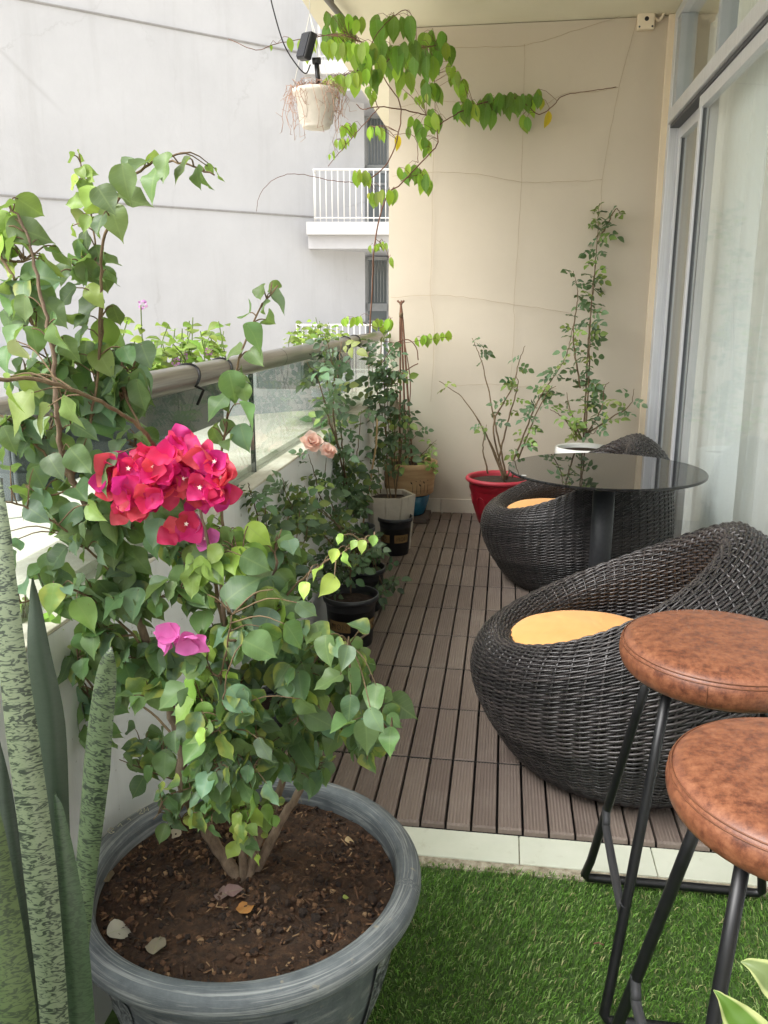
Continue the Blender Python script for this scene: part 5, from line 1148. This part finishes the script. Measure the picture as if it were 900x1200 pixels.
for (x0, dx) in ((468, -6), (476, -1), (484, 7)):
    MB().tube(cat_rom([at(x0, 550, YT + .02), at(x0 + (470 - x0) * .5, 450, YT + .02), at(470 + dx * .15, 366, YT + .02), at(470 - dx * .6, 352, YT + .02)], 5), .0055, 7).build('cane', m_cane, tri)
tie = at(470, 369, YT + .02); MB().tube([tie + Vector((0, 0, -.012)), tie + Vector((0, 0, .012))], .012, 8).build('tie', m_twig, tri)
for L in ([(448, 425, YT), (462, 404, YT), (478, 398, YT), (488, 408, YT), (490, 422, YT)], [(468, 440, YT), (482, 430, YT), (490, 426, YT)], [(474, 400, YT), (481, 450, YT), (478, 500, YT), (483, 545, YT)]):
    MB().tube(cat_rom([at(*q) for q in L], 5), .003, 6).build('dry_runner', m_cane, tri)
ck = thing('bamboo_cane', 'slim tan cane leaning up from the plain black pot', 'stake', (P2[0], P2[1], .16))
MB().tube([Vector((P2[0] + .02, P2[1], .15)), at(441, 520, P2[1] + .02), at(442, 490, P2[1] + .03)], .0045, 8).build('cane', m_tan, ck)

# ---- lantana in the planter boxes outside the rail
def lantana(name, label, spots, seed, flw, base):
    g = random.Random(seed); o = thing(name, label, 'plant', base); l2, ff = MB(), MB()
    for (px, py, X, n, sp) in spots:
        tip = atx(px, py, X); b0 = Vector((X + g.uniform(-.03, .03), tip.y + g.uniform(-.06, .06), 1.01)); mid = b0.lerp(tip, .5) + rv(g, .02); L = cat_rom([b0, mid, tip], 5); MB().tube(L, .0015, 5).build('stem', m_gstem, o)
        for k in range(n):
            f = g.uniform(.25, 1); p = L[int(f * (len(L) - 1))] + rv(g, sp); a = g.uniform(0, 6.28); d = Vector((math.cos(a), math.sin(a), g.uniform(-.4, .5)))
            put_leaf(l2, g.choice(T_OVAL), p, d, Vector((.2, -.5, .8)) + rv(g, .5), g.uniform(.022, .038), tint_of(g, g.choice(('lime', 'light', 'lime', 'rosel'))), wid=1.15)
    for (px, py, X) in flw:
        c = atx(px, py, X)
        for k in range(26):
            d = rv(g).normalized(); put_leaf(ff, T_OVAL[0], c + d * .007, d, rv(g), .006, tuple(lin(q / 255) for q in g.choice([(206, 150, 210), (222, 176, 220)])), wid=1.6)
    l2.build('foliage', m_vleaf, o); ff.build('flower', m_bract, o) if ff.v else None
    return o
g = random.Random(77)
sp_l = [(160 + 6.6 * k + g.uniform(-4, 4), g.choice((392, 400, 408, 385)) + g.uniform(-8, 8) - .05 * k, -.84 + g.uniform(-.06, .05), 12, .018) for k in range(16)] + [(150, 372, -.84, 9, .014), (165, 358, -.85, 8, .01), (158, 400, -.84, 12, .02), (205, 385, -.86, 12, .016), (222, 376, -.84, 10, .014), (226, 372, -.84, 6, .012), (262, 388, -.86, 8, .014), (215, 395, -.8, 12, .02), (190, 410, -.8, 12, .02), (240, 400, -.82, 12, .018), (148, 415, -.82, 12, .02), (170, 425, -.8, 12, .02), (135, 405, -.84, 10, .02), (118, 385, -.84, 8, .02)]
lantana('trailing_lantana', 'yellow green lantana with mauve flowers in the near planter box outside the rail', sp_l, 41, [(206, 424, -.80), (215, 418, -.80), (167, 357, -.85), (245, 412, -.79)], (-.86, 1.7, 1.02))
sp_r = [(345 + 5 * k + g.uniform(-3, 3), 388 + g.uniform(-12, 8), -.84 + g.uniform(-.06, .05), 13, .03) for k in range(12)] + [(370, 372, -.84, 10, .025), (385, 378, -.84, 10, .025), (350, 398, -.82, 10, .03), (400, 388, -.82, 8, .03)]
lantana('trailing_lantana', 'light green bushy lantana in the far planter box outside the rail', sp_r, 42, [], (-.86, 3.6, 1.02))

# ---- climbing vine under the ceiling
g = random.Random(9)
vin = thing('climbing_vine', 'light green climbing vine trailing from the ceiling edge over the beige wall', 'vine', (-.62, 4.45, .33))
st, vl = MB(), MB()
VR = [  # runners: (points, radius)
 ([(436, 545, 4.6), (432, 440, 4.5), (436, 340, 4.4), (440, 280, 4.3), (452, 232, 4.3), (470, 215, 4.3), (494, 190, 4.4), (512, 170, 4.5), (514, 148, 4.6), (536, 133, 4.65)], .0042),
 ([(418, 214, 4.1), (440, 205, 4.2), (460, 180, 4.2), (470, 128, 4.1), (452, 95, 4.0), (440, 72, 3.9), (428, 52, 3.8)], .0034),
 ([(500, 135, 4.4), (470, 128, 4.1), (442, 125, 4.0), (425, 128, 4.0), (418, 122, 4.0)], .003), ([(444, 126, 4.0), (430, 142, 4.0), (410, 165, 4.0), (384, 195, 4.0)], .0024), ([(442, 125, 4.0), (436, 105, 4.0), (430, 92, 3.9)], .0022),
 ([(418, 214, 4.1), (390, 212, 4.0), (350, 204, 3.9), (325, 208, 3.8), (306, 225, 3.8), (300, 248, 3.8)], .0016), ([(508, 38, 4.7), (509, 80, 4.75), (510, 130, 4.75)], .0024),
 ([(428, 52, 3.8), (400, 40, 3.6), (370, 44, 3.4), (330, 50, 3.3), (300, 58, 3.2), (268, 46, 3.2)], .0018), ([(430, 60, 3.8), (450, 30, 3.9), (475, 12, 4.0), (488, 30, 4.1)], .0022), ([(420, 82, 3.8), (400, 90, 3.7), (380, 96, 3.6)], .0018),
 ([(536, 133, 4.65), (560, 122, 4.7), (590, 116, 4.75), (615, 122, 4.78), (632, 134, 4.8), (650, 122, 4.82), (660, 112, 4.84), (690, 107, 4.88), (722, 102, 4.9)], .003), ([(490, 190, 4.4), (488, 165, 4.4), (478, 157, 4.4), (460, 158, 4.4)], .0018), ([(440, 85, 4.0), (470, 60, 4.2), (500, 55, 4.5), (525, 52, 4.7)], .0024), ([(470, 212, 4.3), (485, 206, 4.4), (500, 205, 4.5)], .0018),
 ([(448, 400, 4.55), (470, 402, 4.6), (500, 398, 4.7), (530, 394, 4.75)], .0018), ([(430, 380, 4.6), (446, 384, 4.6), (460, 372, 4.6)], .0018), ([(440, 280, 4.3), (452, 292, 4.3), (458, 312, 4.3)], .0016)]
VL = []
for L, r in VR:
    P = cat_rom([at(*q) for q in L], 6); P = [p + rv(g, .002) for p in P]; n = len(P); st.tube(P, [r * (1 - .4 * i / (n - 1)) for i in range(n)], 6); VL.append(P)
def vleaf(px, py, Y, s, kind='vine'):
    top = at(px, py, Y); q = nearest(top, VL); d = Vector((g.uniform(-.22, .22), g.uniform(-.25, .25), -1)); n = Vector((g.uniform(-.75, .75), -1, g.uniform(0, .5)))
    put_leaf(vl, g.choice(T_OVAL), top, d, n, px2m(s, Y) * g.uniform(.6, .9), tint_of(g, kind), wid=g.uniform(.8, 1.0))
    if (top - q).length < .3: st.tube([q, q.lerp(top, .6) + Vector((0, 0, .012)), top], .0009, 4)
def row(x0, y0, x1, y1, n, Y, s, kinds, jy=3):
    n = int(n * 1.75)
    for k in range(n):
        f = k / max(1, n - 1); vleaf(x0 + (x1 - x0) * f + g.uniform(-3, 3), y0 + (y1 - y0) * f + g.uniform(-jy, jy), Y + g.uniform(-.06, .06), s * g.uniform(.8, 1.1), g.choice(kinds))
V1, V2 = ('vine', 'vine', 'vinel'), ('vinel', 'vinel', 'lime')
row(380, 14, 425, 22, 7, 3.7, 24, V1); row(440, 20, 485, 16, 6, 3.95, 34, ('vine', 'vine')); row(352, 46, 430, 50, 10, 3.5, 26, V2); row(385, 30, 440, 60, 10, 3.75, 32, V1, 8); row(440, 50, 490, 45, 7, 4.1, 32, ('vine',), 8)
row(420, 82, 445, 72, 5, 3.9, 30, V1, 8); row(378, 92, 428, 82, 9, 3.7, 25, V2); row(482, 60, 512, 66, 8, 4.5, 34, ('vine', 'vine', 'vinel'), 10); row(495, 40, 528, 46, 7, 4.6, 28, V1, 8); row(450, 66, 480, 80, 5, 4.2, 28, V1, 8)
row(528, 80, 545, 100, 7, 4.7, 22, V2, 8); row(498, 95, 512, 100, 5, 4.6, 26, V1, 6); row(536, 116, 580, 126, 8, 4.7, 30, ('vine', 'vine', 'vinel'), 6); row(570, 112, 612, 114, 8, 4.75, 27, ('vine',), 6); row(612, 116, 634, 108, 4, 4.8, 24, V1, 5); row(610, 134, 616, 136, 2, 4.8, 26, V1)
row(432, 148, 452, 150, 5, 4.2, 18, V2, 2); row(398, 146, 416, 146, 6, 4.0, 16, V2, 3); row(392, 164, 408, 162, 4, 4.0, 13, V2, 2); row(386, 180, 392, 178, 2, 4.0, 10, V2, 2); row(416, 200, 432, 202, 6, 4.1, 22, V2, 3); row(436, 226, 462, 220, 6, 4.2, 20, V2, 2); row(470, 195, 500, 200, 6, 4.45, 24, V1, 6); row(498, 208, 504, 212, 2, 4.5, 26, V2, 2)
row(484, 140, 498, 150, 3, 4.5, 22, V1, 4); row(500, 130, 512, 136, 4, 4.6, 26, V1, 5); row(480, 146, 482, 147, 1, 4.4, 17, V1); row(496, 160, 502, 170, 3, 4.5, 20, V1, 4); row(488, 395, 528, 388, 6, 4.72, 17, V2, 1); row(437, 286, 452, 284, 5, 4.3, 13, V2, 3); row(458, 300, 459, 301, 1, 4.3, 24, V2)
row(402, 374, 420, 372, 5, 4.55, 15, V2, 3); row(440, 376, 458, 376, 5, 4.6, 17, V2, 4); row(340, 46, 341, 47, 1, 3.3, 20, V2); row(318, 54, 319, 54, 1, 3.3, 9, V2); row(430, 100, 440, 108, 4, 3.95, 14, V2, 5); row(470, 96, 500, 116, 5, 4.5, 14, V2, 8)
vleaf(466, 158, 4.4, 25, 'yellow'); vleaf(643, 130, 4.81, 22, 'yellow'); vleaf(636, 116, 4.8, 13, 'yel2'); vleaf(432, 226, 4.2, 14, 'yel2')
st.build('stem', m_cane, vin); vl.build('foliage', m_vleaf, vin)

# ---- hanging pot with dry roots and a small solar lamp
g = random.Random(4)
HP = at(370, 106, 3.0)
hp = thing('hanging_pot', 'white hanging pot draped in dry roots below the ceiling edge', 'pot', tuple(HP))
m_cream = simple('aged_white_plastic', srgb(220, 214, 204), .6, var=.12, scale=22)
MB().lathe([(.001, -.118), (.045, -.118), (.048, -.114), (.050, -.104), (.057, -.101), (.068, -.016), (.077, -.013), (.079, 0), (.073, .002), (.064, -.01), (.054, -.09)], 40, tuple(HP)).build('body', m_cream, hp)
MB().lathe([(.001, -.012), (.066, -.014)], 24, tuple(HP)).build('soil', m_soil, hp)
m_root = bark('dry_root', srgb(196, 162, 140), srgb(140, 104, 86)); rt = MB()
for k in range(62):
    a = g.uniform(0, 6.283); r = .066; p = HP + Vector((r * math.cos(a), r * math.sin(a), .0)); L = [p, HP + Vector((.084 * math.cos(a), .084 * math.sin(a), g.uniform(.0, .018)))]; ln = g.uniform(.03, .15) * (1.3 if g.random() < .25 else 1); m = 6; q = L[-1].copy(); dr_ = Vector((math.cos(a), math.sin(a), 0)) * g.uniform(.0, .010)
    for i in range(m): q = q + Vector((0, 0, -ln / m)) + dr_ * (1 if i < 2 else -.25) + rv(g, .011); L.append(q.copy())
    rt.tube(L, g.uniform(.0005, .0011), 4)
    for i in range(3, len(L), 2):
        if g.random() < .8: rt.tube([L[i], L[i] + rv(g, .022)], .0006, 3)
for k in range(70):
    a = g.uniform(0, 6.283); r = .068 * math.sqrt(g.random()); p = HP + Vector((r * math.cos(a), r * math.sin(a), 0)); rt.tube([p, p + Vector((g.uniform(-.02, .02), g.uniform(-.02, .02), g.uniform(.01, .03))), p + Vector((g.uniform(-.04, .04), g.uniform(-.04, .04), g.uniform(-.01, .02)))], .0009, 4)
tag(rt.build('dry_root', m_root, hp), kind='stuff')
hk = Vector((HP.x - .02, HP.y + .02, CEIL)); knot = Vector((HP.x - .018, HP.y + .01, HP.z + .235))
m_str = simple('white_string', srgb(226, 224, 216), .8)
for k in range(3):
    a = R(200 + 120 * k); MB().tube([HP + Vector((.077 * math.cos(a), .077 * math.sin(a), 0)), knot], .0014, 5).build('string', m_str, hp)
MB().tube([knot, hk], .0018, 6).build('string', m_str, hp)
lamp = thing('solar_lamp', 'small black solar spot lamp stuck in the hanging pot', 'lamp', tuple(HP + Vector((.02, -.02, 0))))
b0 = HP + Vector((.016, -.02, -.012)); b1 = HP + Vector((.008, -.02, .085))
MB().tube([b0, b1], .008, 10).build('stake', m_black, lamp); MB().tube([b1 + Vector((-.012, 0, 0)), b1 + Vector((.014, 0, 0))], .011, 12).build('hinge', m_black, lamp)
hb = MB().box(-.034, .034, -.014, .014, -.042, .042); ho = hb.build('head', m_black, None, smooth=False, bevel=.006); ho.parent = lamp; ho.location = (-.042, -.006, .128); ho.rotation_euler = (R(-14), R(10), R(-52))
fo = MB().box(-.029, .029, -.0165, -.0142, -.036, .036).build('solar_panel', simple('solar_cell', srgb(30, 32, 40), .15), None, smooth=False); fo.parent = ho
wr = cat_rom([atz(318, -6, CEIL - .3) if False else at(316, -10, 2.9), at(320, 10, 2.9), at(332, 50, 2.92), at(346, 74, 2.95), at(358, 86, 2.98), b1 + Vector((-.02, 0, -.01))], 7)
tag(MB().tube(wr, .0022, 6).build('power_cord', m_black), 'thin black cord looping down to the solar lamp', 'cord')

p_ = atz(702, 1105, .0); tag(MB().tube([p_ + Vector((-.010, 0, -.003)), p_ + Vector((0, .002, -.001)), p_ + Vector((.009, -.001, -.003))], .0016, 6).build('twig', m_cane), 'tiny dark twig lying on the turf left of the stool legs', 'twig')
